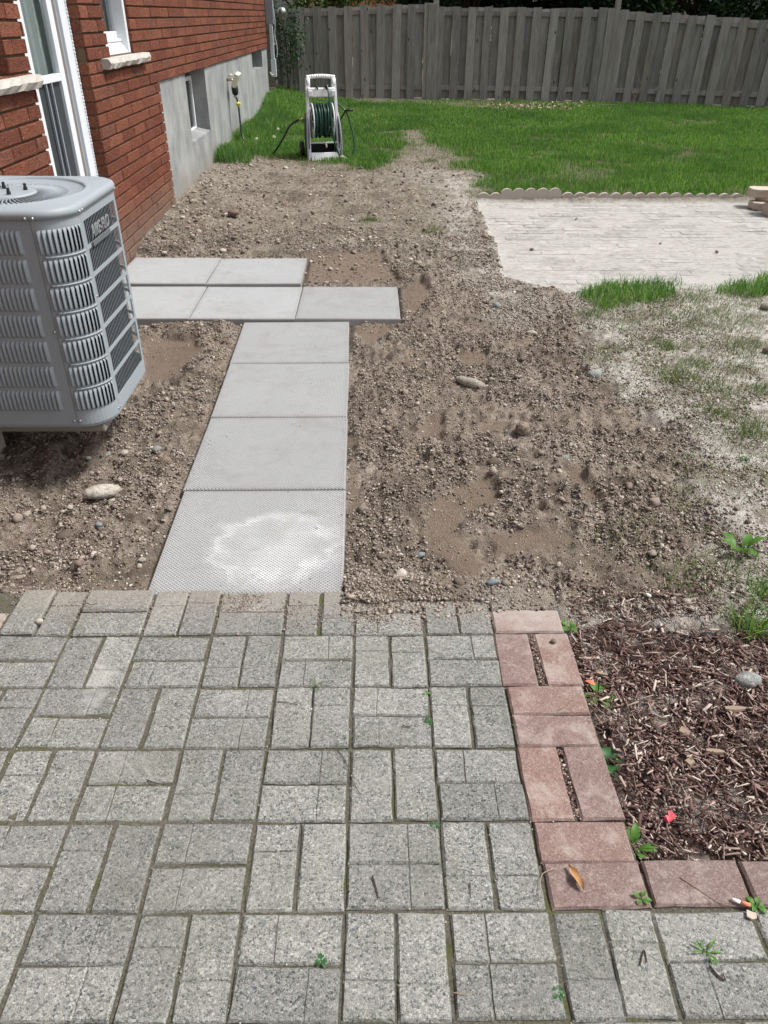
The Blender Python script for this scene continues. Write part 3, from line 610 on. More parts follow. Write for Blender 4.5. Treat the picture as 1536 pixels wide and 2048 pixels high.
# ------------------------------------------------------------------ patio
def paver_mesh(name, L, W, m, groove=None, seed=0, rise=.0):
    r = random.Random(seed); e = .0045
    gd = r.choice((.0012, .002, .0026, .0034))
    us = [-L/2, -L/2+e, -L*.3, -L*.1, L*.1, L*.3, L/2-e, L/2]
    if groove is not None: us = sorted([u for u in us if abs(u-groove) > .012] + [groove-.003, groove-.0008, groove+.0008, groove+.003])
    vs = [-W/2, -W/2+e, -W*.17, W*.17, W/2-e, W/2]; V = []; nu, nv = len(us), len(vs)
    for v in vs:
        for u in us:
            ed = (u in (us[0], us[-1])) or (v in (vs[0], vs[-1])); z = r.uniform(-.0006, .0006)-(.0045+r.uniform(0, .002) if ed else 0)
            if groove is not None and abs(u-groove) < .002 and not ed: z -= gd
            V.append((u+r.uniform(-.0012, .0012), v+r.uniform(-.0012, .0012), z))
    F = [(j*nu+i, j*nu+i+1, (j+1)*nu+i+1, (j+1)*nu+i) for j in range(nv-1) for i in range(nu-1)]
    loop = [i for i in range(nu)]+[j*nu+nu-1 for j in range(1, nv)]+[(nv-1)*nu+i for i in range(nu-2, -1, -1)]+[j*nu for j in range(nv-2, 0, -1)]
    b = len(V); V += [(V[i][0], V[i][1], -.058) for i in loop]; k = len(loop)
    F += [(loop[i], b+i, b+(i+1) % k, loop[(i+1) % k]) for i in range(k)]
    mb = MB(); mb.add(V, F); me = mb.mesh(name, m); return me
def patio():
    mb = MB()
    # bedding sheet with a little relief, seen only in the joints
    us = np.arange(-1.29, .556, .02); vs = np.arange(-.2, 1.83, .02)
    X, Y = np.meshgrid(np.arange(-1.29, 1.70, .015), np.arange(-.2, 1.822, .015)); Z = -.0078+.007*(fbm(X, Y, .05, 190, 3)-.5)+.004*(fbm(X, Y, .3, 195, 2)-.5)+.0035*ss(.0, -.75, X)
    ok = (X[:-1, :-1] < .54) | (Y[:-1, :-1] < .895); nx = X.shape[1]
    i = (np.arange(nx-1)[None]+np.arange(X.shape[0]-1)[:, None]*nx)[ok]
    me = bulk('patio', np.stack([X.ravel(), Y.ravel(), Z.ravel()], 1), np.stack([i, i+1, i+nx+1, i+nx], 1), 'joint', True)
    root = link('patio', me); tag(root, kind='structure')
    G0 = [paver_mesh('paver', .1958, .0954, 'paver', g, 5+i) for i, g in enumerate((.033, -.035, .028, .036, -.03, None, -.026))]
    G1 = [paver_mesh('paver', .1958, .0954, 'paver', g, 45+i) for i, g in enumerate((.034, -.034, .036, -.03))]
    RB = [paver_mesh('border_brick', .200, .0985, 'red_paver', None, 25+i) for i in range(5)]
    def put(me, x, y, rot, dz=0, name='paver', tilt=(0, 0)):
        o = link(name, me, root); o.location = (x+random.uniform(-.0024, .0024), y+random.uniform(-.0024, .0024), dz+random.uniform(-.0013, .0013))
        o.rotation_euler = (tilt[0]+random.gauss(0, .006), tilt[1]+random.gauss(0, .006), rot+random.gauss(0, .011)); return o
    for r in range(0, 9):
        yt = 1.617-(r-1)*.2; yc = yt-.1
        for c in range(-6, 7):
            if c >= 1 and r < 5: continue
            xc = .245+c*.2032
            dz = 0
            for h in (-1, 1):
                me = random.choice(G0+G1)
                if (c+r) % 2: o = put(me, xc, yc+h*.0495, random.choice((0, pi)), dz); pos = (xc, yc+h*.0495)
                else: o = put(me, xc+h*.0505, yc, pi/2+random.choice((0, pi)), dz); pos = (xc+h*.0505, yc)
                if r == 0 and c == -6 and h == -1: o.location.z = .010; o.rotation_euler.x = .02          # lifted corner paver
                if r == 0 and c == -5 and h == 1: o.location.z = .009
                if r == 0 and c == -4 and h == -1: o.location.z = .003
                if r == 0 and c == -5 and h == -1: o.location.z = .004
                if r == 0 and c == -4 and h == 1: o.location.z = .003; o.location.y += .004
    x0 = .449
    def H(yc, x=x0, dz=.004): put(random.choice(RB), x, yc, random.choice((0, pi)), dz, 'border_brick')
    def Vp(yc, x=x0, gap=.062):
        for h in (-1, 1): put(random.choice(RB), x+h*gap, yc, pi/2+h*.012, .004, 'border_brick')
    H(1.670); Vp(1.517, x0, .0575); H(1.366); H(1.266); Vp(1.114, x0+.002, .0565); H(.965, x0+.002); H(.868, x0+.004)
    x = x0+.2115
    for i in range(6): H(.868, x); x += .2065
    for i, yc in enumerate((1.667, 1.567, 1.467)): H(yc, -1.185, -.001)
patio()

# ------------------------------------------------------------------ slab path
def slabs():
    root = empty('path', (0, 0, 0)); tag(root, kind='structure')
    def slab_mesh(name, m, seed):
        r = random.Random(seed); a = .3025; e = .003; zt = [(-a, -a), (a, -a), (a, a), (-a, a)]; mb = MB()
        j = [(r.uniform(-.003, .002), r.uniform(-.003, .002)) for _ in range(4)]
        ring = lambda s, z: [((x+dx)*s, (y+dy)*s, z) for (x, y), (dx, dy) in zip(zt, j)]
        V = ring(.985, 0)+ring(1-e/a*.3, -.0035)+ring(1, -.007)+ring(1, -.047)
        F = [(0, 1, 2, 3)]+[(i+4*k, i+4*(k+1), (i+1) % 4+4*(k+1), (i+1) % 4+4*k) for k in range(3) for i in range(4)]+[(15, 14, 13, 12)]
        mb.add(V, F); return mb.mesh(name, m)
    tx = [slab_mesh('slab', 'slab_textured', i) for i in range(3)]; pl = [slab_mesh('slab', 'slab_plain', 9+i) for i in range(3)]
    for i, (x, y, z, rz) in enumerate(SLABS):
        o = link('slab', (tx if i < 5 else pl)[i % 3], root); o.location = (x, y, z); o.rotation_euler = (random.gauss(0, .003), random.gauss(0, .003), radians(rz))
slabs()

# ------------------------------------------------------------------ far pale patio: worn pavers under dust
def pale_patio():
    root = empty('dusty_patio', (2.2, 6, 0)); tag(root, kind='structure')
    V = []; rects = []
    mb = MB(); 
    for r in range(-1, 28):
        for c in range(0, 22):
            y = 4.6+r*.1015; x = .82+c*.205+(.1025 if r % 2 else 0)
            q = sdist(np.array([x+.1]), np.array([y+.05]), Z_PAD)[0]
            if q > -.04 or x > 5.0 or RNG.rand() < .04: continue
            z = .030+.0055*(y-4.7)+.0008+random.uniform(-.0014, .0014)
            mb.box(x-2.2, x+.197-2.2, y-6, y+.094-6, z-.03, z, .0012)
    o = mb.build('paver_courses', 'pad_top', root); tag(o, kind='stuff')
m_, n_, p_ = mat('pad_top', .9, .2); k_ = N(n_); P_ = k_.pos()
c_ = k_.ramp(k_.noise(P_, 18, 6, .75), [(.3, (.19, .18, .16)), (.46, (.355, .345, .32)), (.66, (.48, .47, .445))]); c_ = k_.mix(k_.ramp(k_.noise(P_, 80, 4, .8), [(.3, .6), (.48, 0)]), c_, (.30, .285, .26)); c_ = k_.mix(k_.ramp(k_.noise(P_, 1.6, 4), [(.45, 0), (.65, .3)]), c_, (.46, .44, .42))
c_ = k_.mix(1, c_, k_.ramp(k_.island(), [(0, .80), (1, 1.04)]), 'MULTIPLY'); n_.links.new(c_, p_.inputs['Base Color']); k_.bump(p_, k_.noise(P_, 150, 4, .7), .5, .004); M['pad_top'] = m_
pale_patio()

# ------------------------------------------------------------------ scalloped edging and blocks
def edging():
    def piece(nsc, w, h):
        a = []; n = 7; t = .045
        for s in range(nsc):
            for i in range(n+(1 if s == nsc-1 else 0)):
                u = i/n; a.append((s*w+u*w, 0, h-.028+.028*sin(pi*u)**.75))
        pts = [(0, 0, -.08)]+[(x, 0, z) for x, _, z in a]+[(nsc*w, 0, -.08)]
        mb = MB(); k = len(a)
        F = [(x, 0, z) for x, _, z in a]; 
        # front strips, top strips, back strips so scallops stay crisp and shallow-grooved
        for i in range(k-1):
            (x0, _, z0), (x1, _, z1) = a[i], a[i+1]
            mb.add([(x0, 0, -.08), (x1, 0, -.08), (x1, 0, z1), (x0, 0, z0), (x0, t, -.08), (x1, t, -.08), (x1, t, z1), (x0, t, z0)],
                   [(0, 1, 2, 3), (3, 2, 6, 7), (5, 4, 7, 6)] + ([(0, 3, 7, 4)] if i == 0 else []) + ([(1, 5, 6, 2)] if i == k-2 else []))
        return mb
    y = 7.40
    specs = [(.955, 2, 0, 0, 'short piece of scalloped tan edging at the left end, sunk low'), (1.17, 5, .035, -.015, 'tilted scalloped tan edging piece standing highest, second from the left'),
             (1.74, 5, .004, .004, 'scalloped tan edging piece third from the left behind the pale patio'), (2.31, 5, .0, -.003, 'scalloped tan edging piece second from the right end of its row'),
             (2.88, 5, -.006, .0, 'scalloped tan edging piece ending at the stacked wall blocks')]
    for x, nsc, dz, tl, lab in specs:
        o = piece(nsc, .112, .078).build('scalloped_edging', 'edging_concrete'); o.location = (x, y+random.uniform(-.01, .01)+(x-1)*.02, .045+dz); o.rotation_euler = (tl*3, tl, random.uniform(-.01, .015))
        tag(o, lab, 'garden edging', 'scalloped edging pieces along the pale patio')
    def block(name, L, W, Hh, x, y, z, rz, lab, m='wall_block'):
        mb = MB(); c = .035; pts = [(-L/2+c, -W/2, 0), (L/2-c, -W/2, 0), (L/2, -W/2+c, 0), (L/2, W/2-c, 0), (L/2-c, W/2, 0), (-L/2+c, W/2, 0), (-L/2, W/2-c, 0), (-L/2, -W/2+c, 0)]
        mb.prism(pts, (0, 0, Hh)); o = mb.build(name, m, None, False, .006); o.location = (x, y, z); o.rotation_euler.z = rz
        tag(o, lab, 'wall block', 'wall blocks piled at the end of the edging'); return o
    block('wall_block', .22, .16, .06, 3.49, 7.15, .05, .1, 'flat wall block lying lowest at the left foot of the pile')
    block('wall_block', .24, .18, .065, 3.50, 7.22, .145, -.15, 'wall block propped on top at the left of the pile')
    block('wall_block', .16, .14, .035, 3.53, 7.22, .111, .3, 'small dark wall block wedged between the two flat ones')
    block('wall_block', .24, .2, .10, 3.53, 6.90, .04, .05, 'pinkish wall block standing at the near bottom of the pile')
    block('wall_block', .24, .2, .09, 3.55, 6.92, .142, -.08, 'pinkish wall block in the middle layer of the pile at the right edge')
    block('wall_block', .24, .2, .09, 3.58, 6.95, .233, .12, 'pale wall block topmost of the pile at the right edge')
edging()

# ------------------------------------------------------------------ house
def rects_minus(y0, y1, z0, z1, holes):
    ys = sorted({y0, y1, *[min(max(h[0], y0), y1) for h in holes], *[min(max(h[1], y0), y1) for h in holes]}); zs = sorted({z0, z1, *[min(max(h[2], z0), z1) for h in holes], *[min(max(h[3], z0), z1) for h in holes]})
    for a, b in zip(ys, ys[1:]):
        for c, d in zip(zs, zs[1:]):
            m, n = (a+b)/2, (c+d)/2
            if not any(h[0] < m < h[1] and h[2] < n < h[3] for h in holes): yield a, b, c, d
def house():
    XW = -1.700; root = empty('brick_house', (XW, 5, 0)); off = (-XW, -5, 0)
    tag(root, 'red rug-textured brick house with grey poured foundation along the left side', 'house')
    def mk(mb): mb.v = [(x-XW, y-5, z) for x, y, z in mb.v]; return mb
    DOOR = (4.36, 5.24, .22, 2.35); W1 = (2.85, 4.09, 1.235, 2.35); W2 = (5.70, 6.27, 1.252, 2.35)
    BW1 = (7.92, 8.86, .44, 1.03); BW2 = (12.40, 13.52, .80, 1.03); CY = 6.885; ZB = 1.030; TOP = 3.0; Y0, Y1 = -1.5, 14.2; cp = .0708
    brickholes = [DOOR, W1, W2, (CY, 99, -9, ZB)]
    wall = mk_wall = MB()
    for a, b, c, d in rects_minus(Y0, Y1, -.3, TOP, [(h[0]-.008, h[1]+.008, h[2]-.0, h[3]) if h[1] < 90 else h for h in brickholes]): wall.box(XW-.10, XW-.014, a, b, c, d)
    w = mk(wall).build('wall', 'mortar', root)
    fo = MB()
    for a, b, c, d in rects_minus(CY, Y1, -.3, ZB-.002, [BW1, BW2]): fo.box(XW-.22, XW-.018, a, b, c, d)
    fo.box(XW-.22, XW-.018, BW1[0], BW1[1], BW1[2]-.001, BW1[2]+.012); fo.box(XW-.26, XW-.2205, BW2[0]-.1, BW2[1]+.1, .7, ZB-.003)
    fo.box(XW-.22, XW-.012, Y0, CY-.02, -.3, .06)
    mk(fo).build('foundation', 'foundation', root)
    # house body behind, so nothing shows through: dark rooms
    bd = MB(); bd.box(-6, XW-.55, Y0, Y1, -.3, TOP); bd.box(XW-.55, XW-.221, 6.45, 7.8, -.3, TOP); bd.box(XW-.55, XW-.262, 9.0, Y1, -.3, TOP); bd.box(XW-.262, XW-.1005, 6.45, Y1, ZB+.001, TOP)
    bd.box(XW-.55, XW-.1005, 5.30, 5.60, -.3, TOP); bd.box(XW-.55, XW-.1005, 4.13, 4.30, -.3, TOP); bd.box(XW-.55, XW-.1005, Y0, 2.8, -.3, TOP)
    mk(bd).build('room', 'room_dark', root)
    # bricks
    rnd = random.Random(11); Lm, J, bh = .300, .006, .0600
    protos = []
    for s in range(5):
        rr = random.Random(s); mb = MB(); X0, X1 = -.095, 0.0; e = .004; V = []
        for x, s2 in ((X0, 1), (-e, 1), (X1, 1-.02)):
            for yy, zz in ((-.5, -.5), (.5, -.5), (.5, .5), (-.5, .5)):
                V.append((x+rr.uniform(-.0012, .0012), yy*(s2 if x == X1 else 1), zz*(1-.09 if x == X1 else 1)+rr.uniform(-.015, .015)))
        F = [(i+4*k, (i+1) % 4+4*k, (i+1) % 4+4*(k+1), i+4*(k+1)) for k in range(2) for i in range(4)]+[(8, 9, 10, 11)]
        mb.add(V, F); protos.append(mb.mesh('brick', 'brick'))
    cells = []
    nk0 = int((ZB+.25)/cp)+1; nk1 = int((TOP-ZB)/cp)
    for k in range(-nk0, nk1):
        z0 = ZB+k*cp; zc = z0+.5*bh+.0035
        cuts = [(h[0], h[1]) for h in brickholes if h[2]-.012 < zc < h[3]]
        j = int(Y0/Lm)-1; o = (.5 if k % 2 else 0)+rnd.uniform(-.04, .04)
        while (j+o)*Lm < Y1:
            a, b = (j+o)*Lm+J/2, (j+o+1)*Lm-J/2; j += 1; segs = [(max(a, Y0), min(b, Y1))]
            for h0, h1 in cuts:
                ns = []
                for s0, s1 in segs:
                    if s1 <= h0 or s0 >= h1: ns.append((s0, s1))
                    else:
                        if s0 < h0: ns.append((s0, h0))
                        if s1 > h1: ns.append((h1, s1))
                segs = ns
            for s0, s1 in segs:
                if s1-s0 > .008: cells.append((s0, s1, z0+.004, z0+.004+bh))
    def weight(c):
        y = (c[0]+c[1])/2; z = (c[2]+c[3])/2
        v = np.array([XW, y, z-CAM_H]); zc = v@_f
        if zc < .3: return 0
        px, py = 768+FPX*(v@_r)/zc, 1024+FPX*(v@_d)/zc
        if not (-15 < px < 1550 and -12 < py < 600) or z < -.02: return 0
        if px < 215 and py > 360: return 0                      # behind the air conditioner
        return (c[1]-c[0])/zc**2*abs(XW)/max(y, 1)
    cells.sort(key=lambda c: -weight(c)); rest = MB()
    for i, (a, b, c, d) in enumerate(cells):
        dx = rnd.uniform(-.002, .003)
        if i < 300 and weight((a, b, c, d)) > 0:
            o = link('brick', protos[i % 5], w); o.location = (dx, (a+b)/2-5, (c+d)/2+rnd.uniform(-.001, .001)); o.scale = (1, b-a, d-c)
        else:
            me = protos[i % 5]; V = [(v.co.x+dx, v.co.y*(b-a)+(a+b)/2-5, v.co.z*(d-c)+(c+d)/2) for v in me.vertices]; rest.add(V, [tuple(p.vertices) for p in me.polygons])
    tag(rest.build('brickwork', 'brick', w), kind='stuff')
    # roof with eave, above the picture
    rf = MB(); rf.box(-6.2, XW+.12, Y0-.3, Y1+.12, TOP, TOP+.16); mk(rf).build('roof', 'dark_soffit', root)
    # ---- windows. x of frame face
    def framed(name, y0, y1, z0, z1, xf, fw, back, panes):
        t = MB(); t.box(xf-.05, xf, y0, y0+fw, z0, z1); t.box(xf-.05, xf, y1-fw, y1, z0, z1); t.box(xf-.05, xf, y0+fw, y1-fw, z0, z0+fw); t.box(xf-.05, xf, y0+fw, y1-fw, z1-fw, z1)
        o = mk(t).build(name, 'vinyl_white', root, False, .003)
        g = MB(); g.box(xf-.030, xf-.026, y0+fw-.003, y1-fw+.003, z0+fw-.003, z1-fw+.003); mk(g).build('pane', 'glass', o)
        c = MB(); n = 40
        for i in range(n):
            ya, yb = y0+(y1-y0)*i/n, y0+(y1-y0)*(i+1)/n; xa, xb = xf-.075+.012*sin(i*1.1), xf-.075+.012*sin((i+1)*1.1)
            c.add([(xa, ya, z0), (xb, yb, z0), (xb, yb, z1), (xa, ya, z1)], [(0, 1, 2, 3)])
        mk(c).build('curtain', back, o, True); return o
    a = framed('window', W1[0], W1[1]-.002, W1[2]+.0, W1[3], XW-.075, .055, 'curtain', 1)
    b = framed('window', W2[0]+.002, W2[1]-.002, W2[2]+.085, W2[3], XW-.085, .042, 'brown_blind', 1)
    t = MB(); t.box(XW-.10, XW-.060, W2[0]+.002, W2[1]-.05, W2[2]+.068, W2[2]+.0845)
    t.prism([(XW-.1, W2[0]+.002, W2[2]+.001), (XW-.022, W2[0]+.002, W2[2]+.001), (XW-.022, W2[0]+.002, W2[2]+.006), (XW-.068, W2[0]+.002, W2[2]+.066), (XW-.1, W2[0]+.002, W2[2]+.066)], (0, W2[1]-W2[0]-.052, 0))
    t.box(XW-.1, XW-.018, W2[1]-.048, W2[1]-.002, W2[2]+.001, W2[3])
    mk(t).build('frame_tray', 'vinyl_white', b, False, .002)
    # stone sills, rock-faced front
    for (ya, yb, zt, par) in ((2.7, 4.345, 1.232, a), (5.50, 6.53, 1.248, b)):
        s = MB(); n = 26; V = []
        for i in range(n+1):
            y = ya+(yb-ya)*i/n
            for q, (x, z) in enumerate(((XW-.098, zt-.058), (XW+.040, zt-.060), (XW+.056, zt-.03), (XW+.044, zt-.004), (XW-.098, zt))):
                jx = rnd.uniform(-.006, .006) if q in (1, 2) else rnd.uniform(-.002, .002) if q == 3 else 0
                V.append((x+jx, y, z+(rnd.uniform(-.004, .004) if q in (1, 2) else 0)))
        F = [(i*5+q, i*5+(q+1) % 5, (i+1)*5+(q+1) % 5, (i+1)*5+q) for i in range(n) for q in range(5)]+[(0, 4, 3, 2, 1), tuple(n*5+q for q in range(5))]
        s.add(V, F); mk(s).build('sill', 'stone_sill', par)
    # ---- sliding glass door
    XD = XW-.075; d = MB()
    d.box(XD-.08, XD, 4.362, 4.47, .22, 2.35); d.box(XD-.08, XD+.004, 5.125, 5.238, .22, 2.35); d.box(XD-.08, XD, 4.47, 5.125, .22, .27); d.box(XD-.08, XD, 4.47, 5.125, 2.27, 2.35)
    do = mk(d).build('door', 'vinyl_white', root, False, .003)
    d = MB(); xq = XD-.004; d.box(xq-.04, xq, 4.471, 4.600, .271, 2.269); d.box(xq-.04, xq, 4.965, 5.04, .271, 2.269); d.box(xq-.04, xq-.001, 4.600, 4.965, 1.160, 1.198); d.box(xq-.04, xq-.001, 4.600, 4.965, .271, .36); d.box(xq-.04, xq-.001, 4.600, 4.965, 2.2, 2.269)
    mk(d).build('door_panel', 'vinyl_white', do, False, .003)
    d = MB(); d.box(xq-.024, xq-.020, 4.599, 4.966, 1.198, 2.2); mk(d).build('pane', 'glass', do)
    d = MB(); d.box(xq-.024, xq-.018, 4.599, 4.966, .36, 1.160); mk(d).build('screen', 'screen_dark', do)
    d = MB(); d.box(xq-.014, xq-.002, 4.72, 4.732, .36, 1.16); d.box(xq-.014, xq-.002, 4.80, 4.815, .36, 1.16); mk(d).build('screen_bar', 'grey_metal', do)
    d = MB(); d.box(xq-.030, xq-.003, 5.041, 5.085, .271, 2.269); mk(d).build('weather_strip', 'brown_blind', do)
    d = MB(); d.box(xq-.030, xq-.006, 5.086, 5.124, .271, 2.269); mk(d).build('track', 'grey_metal', do)
    d = MB(); n = 30
    for i in range(n):
        ya, yb = 4.47+.66*i/n, 4.47+.66*(i+1)/n; xa, xb = xq-.075+.018*sin(i*1.3), xq-.075+.018*sin((i+1)*1.3); d.add([(xa, ya, .25), (xb, yb, .25), (xb, yb, 2.3), (xa, ya, 2.3)], [(0, 1, 2, 3)])
    mk(d).build('curtain', 'curtain', do, True)
    d = MB(); d.tube([(XD+.003, 4.45, .92), (XD+.03, 4.45, .93), (XD+.035, 4.45, 1.0), (XD+.03, 4.45, 1.07), (XD+.003, 4.45, 1.08)], .006, 8); mk(d).build('handle', 'vinyl_white', do, True)
    # bead of foam along the far jamb
    d = MB(); zz = .25; rr = random.Random(5)
    while zz < 2.3: d.tube([(XD+.006+rr.uniform(-.002, .002), 5.236, zz), (XD+.008, 5.234, zz+.012), (XD+.006, 5.236, zz+.024)], [.004, .0050+rr.uniform(0, .002), .004], 6); zz += .018
    mk(d).build('foam_bead', 'vinyl_white', do, True)
    # ---- basement window in its recess
    xb = XW-.155; t = MB(); t.box(xb-.03, xb, 7.93, 7.96, .46, .96); t.box(xb-.03, xb, 8.80, 8.845, .46, .96); t.box(xb-.03, xb, 7.96, 8.80, .925, .96); t.box(xb-.03, xb, 7.96, 8.80, .46, .50)
    bw = mk(t).build('basement_window', 'vinyl_white', root, False, .002)
    t = MB(); t.box(xb-.022, xb-.018, 7.96, 8.80, .50, .925); mk(t).build('pane', 'glass', bw)
    t = MB(); t.box(xb-.05, xb-.0305, 7.925, 8.855, .961, 1.028); t.box(XW-.219, xb-.051, 7.925, 8.855, .455, 1.027); mk(t).build('header', 'dark_soffit', bw)
    t = MB(); t.prism([(XW-.218, 7.923, .453), (XW-.02, 7.923, .453), (XW-.02, 7.923, .462), (XW-.218, 7.923, .50)], (0, .934, 0)); mk(t).build('ledge', 'foundation', bw)
house()

# ------------------------------------------------------------------ things on the house wall
def smooth_path(pts, n=8):
    P = [Vector(p) for p in pts]; o = []
    for i in range(len(P)-1):
        p0, p1, p2, p3 = P[max(i-1, 0)], P[i], P[i+1], P[min(i+2, len(P)-1)]
        for q in range(n):
            t = q/n; o.append(.5*((2*p1)+(p2-p0)*t+(2*p0-5*p1+4*p2-p3)*t*t+(3*p1-p0-3*p2+p3)*t**3))
    o.append(P[-1]); return o
def wall_things():
    # downspout / conduit at the far corner
    r = empty('conduit', (-1.66, 14.16, .6)); tag(r, 'pale grey conduit with box ends on the far corner of the house', 'conduit')
    def b(name, x0, x1, z0, z1, m, d=.06): mb = MB(); mb.box(x0, x1, -.03, -.03+d, z0, z1); return mb.build(name, m, r, False, .004)
    b('upper_box', -.035, .085, .75, 1.6, 'grey_metal', .09); b('pipe', .008, .062, .28, .75, 'downspout'); b('lower_box', 0, .078, .03, .28, 'downspout', .08)
    mb = MB(); mb.tube(smooth_path([(.085, .0, 1.0), (.105, .0, .8), (.09, 0, .6), (.115, 0, .42), (.10, .0, .30)]), .006, 6); mb.build('cable', 'downspout', r, True)
    mb = MB(); mb.tube([(.035, -.04, .06), (.0, -.05, .06), (-.02, -.05, .1)], .008, 6); mb.build('clip', 'pale_stone', r, True)
    r.parent = None
    # vent cap behind the corner
    mb = MB(); mb.lathe([(.0, .22), (.05, .21), (.075, .17), (.08, .12), (.05, .11), (.04, .05)], (-1.50, 14.75, 1.36), 'z', 18); o = mb.build('vent_cap', 'screw', None, True); tag(o, 'small shiny metal cap on a pipe behind the house corner', 'vent')
    # faucet with its cover and timer
    f = empty('outdoor_faucet', (-1.718, 10.15, .84)); tag(f, 'outdoor faucet with cream cover flap on the grey foundation', 'faucet')
    mb = MB(); mb.tube([(0, 0, 0), (.06, 0, 0), (.085, 0, -.02), (.085, 0, -.06)], .014, 10); mb.build('spout', 'brass', f, True)
    mb = MB(); mb.box(.07, .12, -.07, .10, -.03, .12); o = mb.build('cover_flap', 'cream_plastic', f, False, .01); o.rotation_euler = (.1, .45, 0)
    mb = MB(); mb.lathe([(0, .03), (.035, .03), (.04, .0), (.035, -.05), (.02, -.07), (0, -.07)], (.085, 0, -.09), 'z', 14); mb.build('splitter', 'black_rubber', f, True)
    mb = MB(); mb.lathe([(0, .015), (.024, .012), (.026, -.008), (0, -.012)], (.045, 0, .045), 'z', 12); mb.build('handle', 'pale_stone', f, True)
    mb = MB(); mb.lathe([(.018, .0), (.02, -.03)], (.085, 0, -.155), 'z', 12, True); mb.build('coupling', 'screw', f, True)
    mb = MB(); mb.tube([(.095, 0, -.235), (.12, 0, -.275)], .024, 10); mb.tube([(.11, -.03, -.25), (.15, -.03, -.24)], .008, 6); mb.build('hose_connector', 'yellow_plastic', f, True)
    # supply hose: faucet -> grass -> reel
    g1 = G(475, 235, .45); g2 = G(500, 290, .14)
    pts = [(-1.633, 10.15, .69), (-1.61, 10.15, .58), (-1.60, 10.12, .40), (-1.585, 10.08, .26), (-1.52, 10.0, .17), (-1.44, 9.85, .145), (-1.33, 9.62, .13), (-1.24, 9.52, .135), (-1.15, 9.48, .16), (-1.05, 9.45, .28), (-.95, 9.42, .43), (-.86, 9.41, .495), (-.80, 9.40, .51)]
    mb = MB(); mb.tube(smooth_path(pts, 8), .011, 10); o = mb.build('supply_hose', 'hose_dark', None, True); tag(o, 'dark green hose sagging from the faucet through grass to the reel', 'hose')
    mb = MB(); mb.tube([(-.83, 9.405, .503), (-.785, 9.40, .512)], .014, 10); mb.build('brass_fitting', 'brass', o, True)
wall_things()

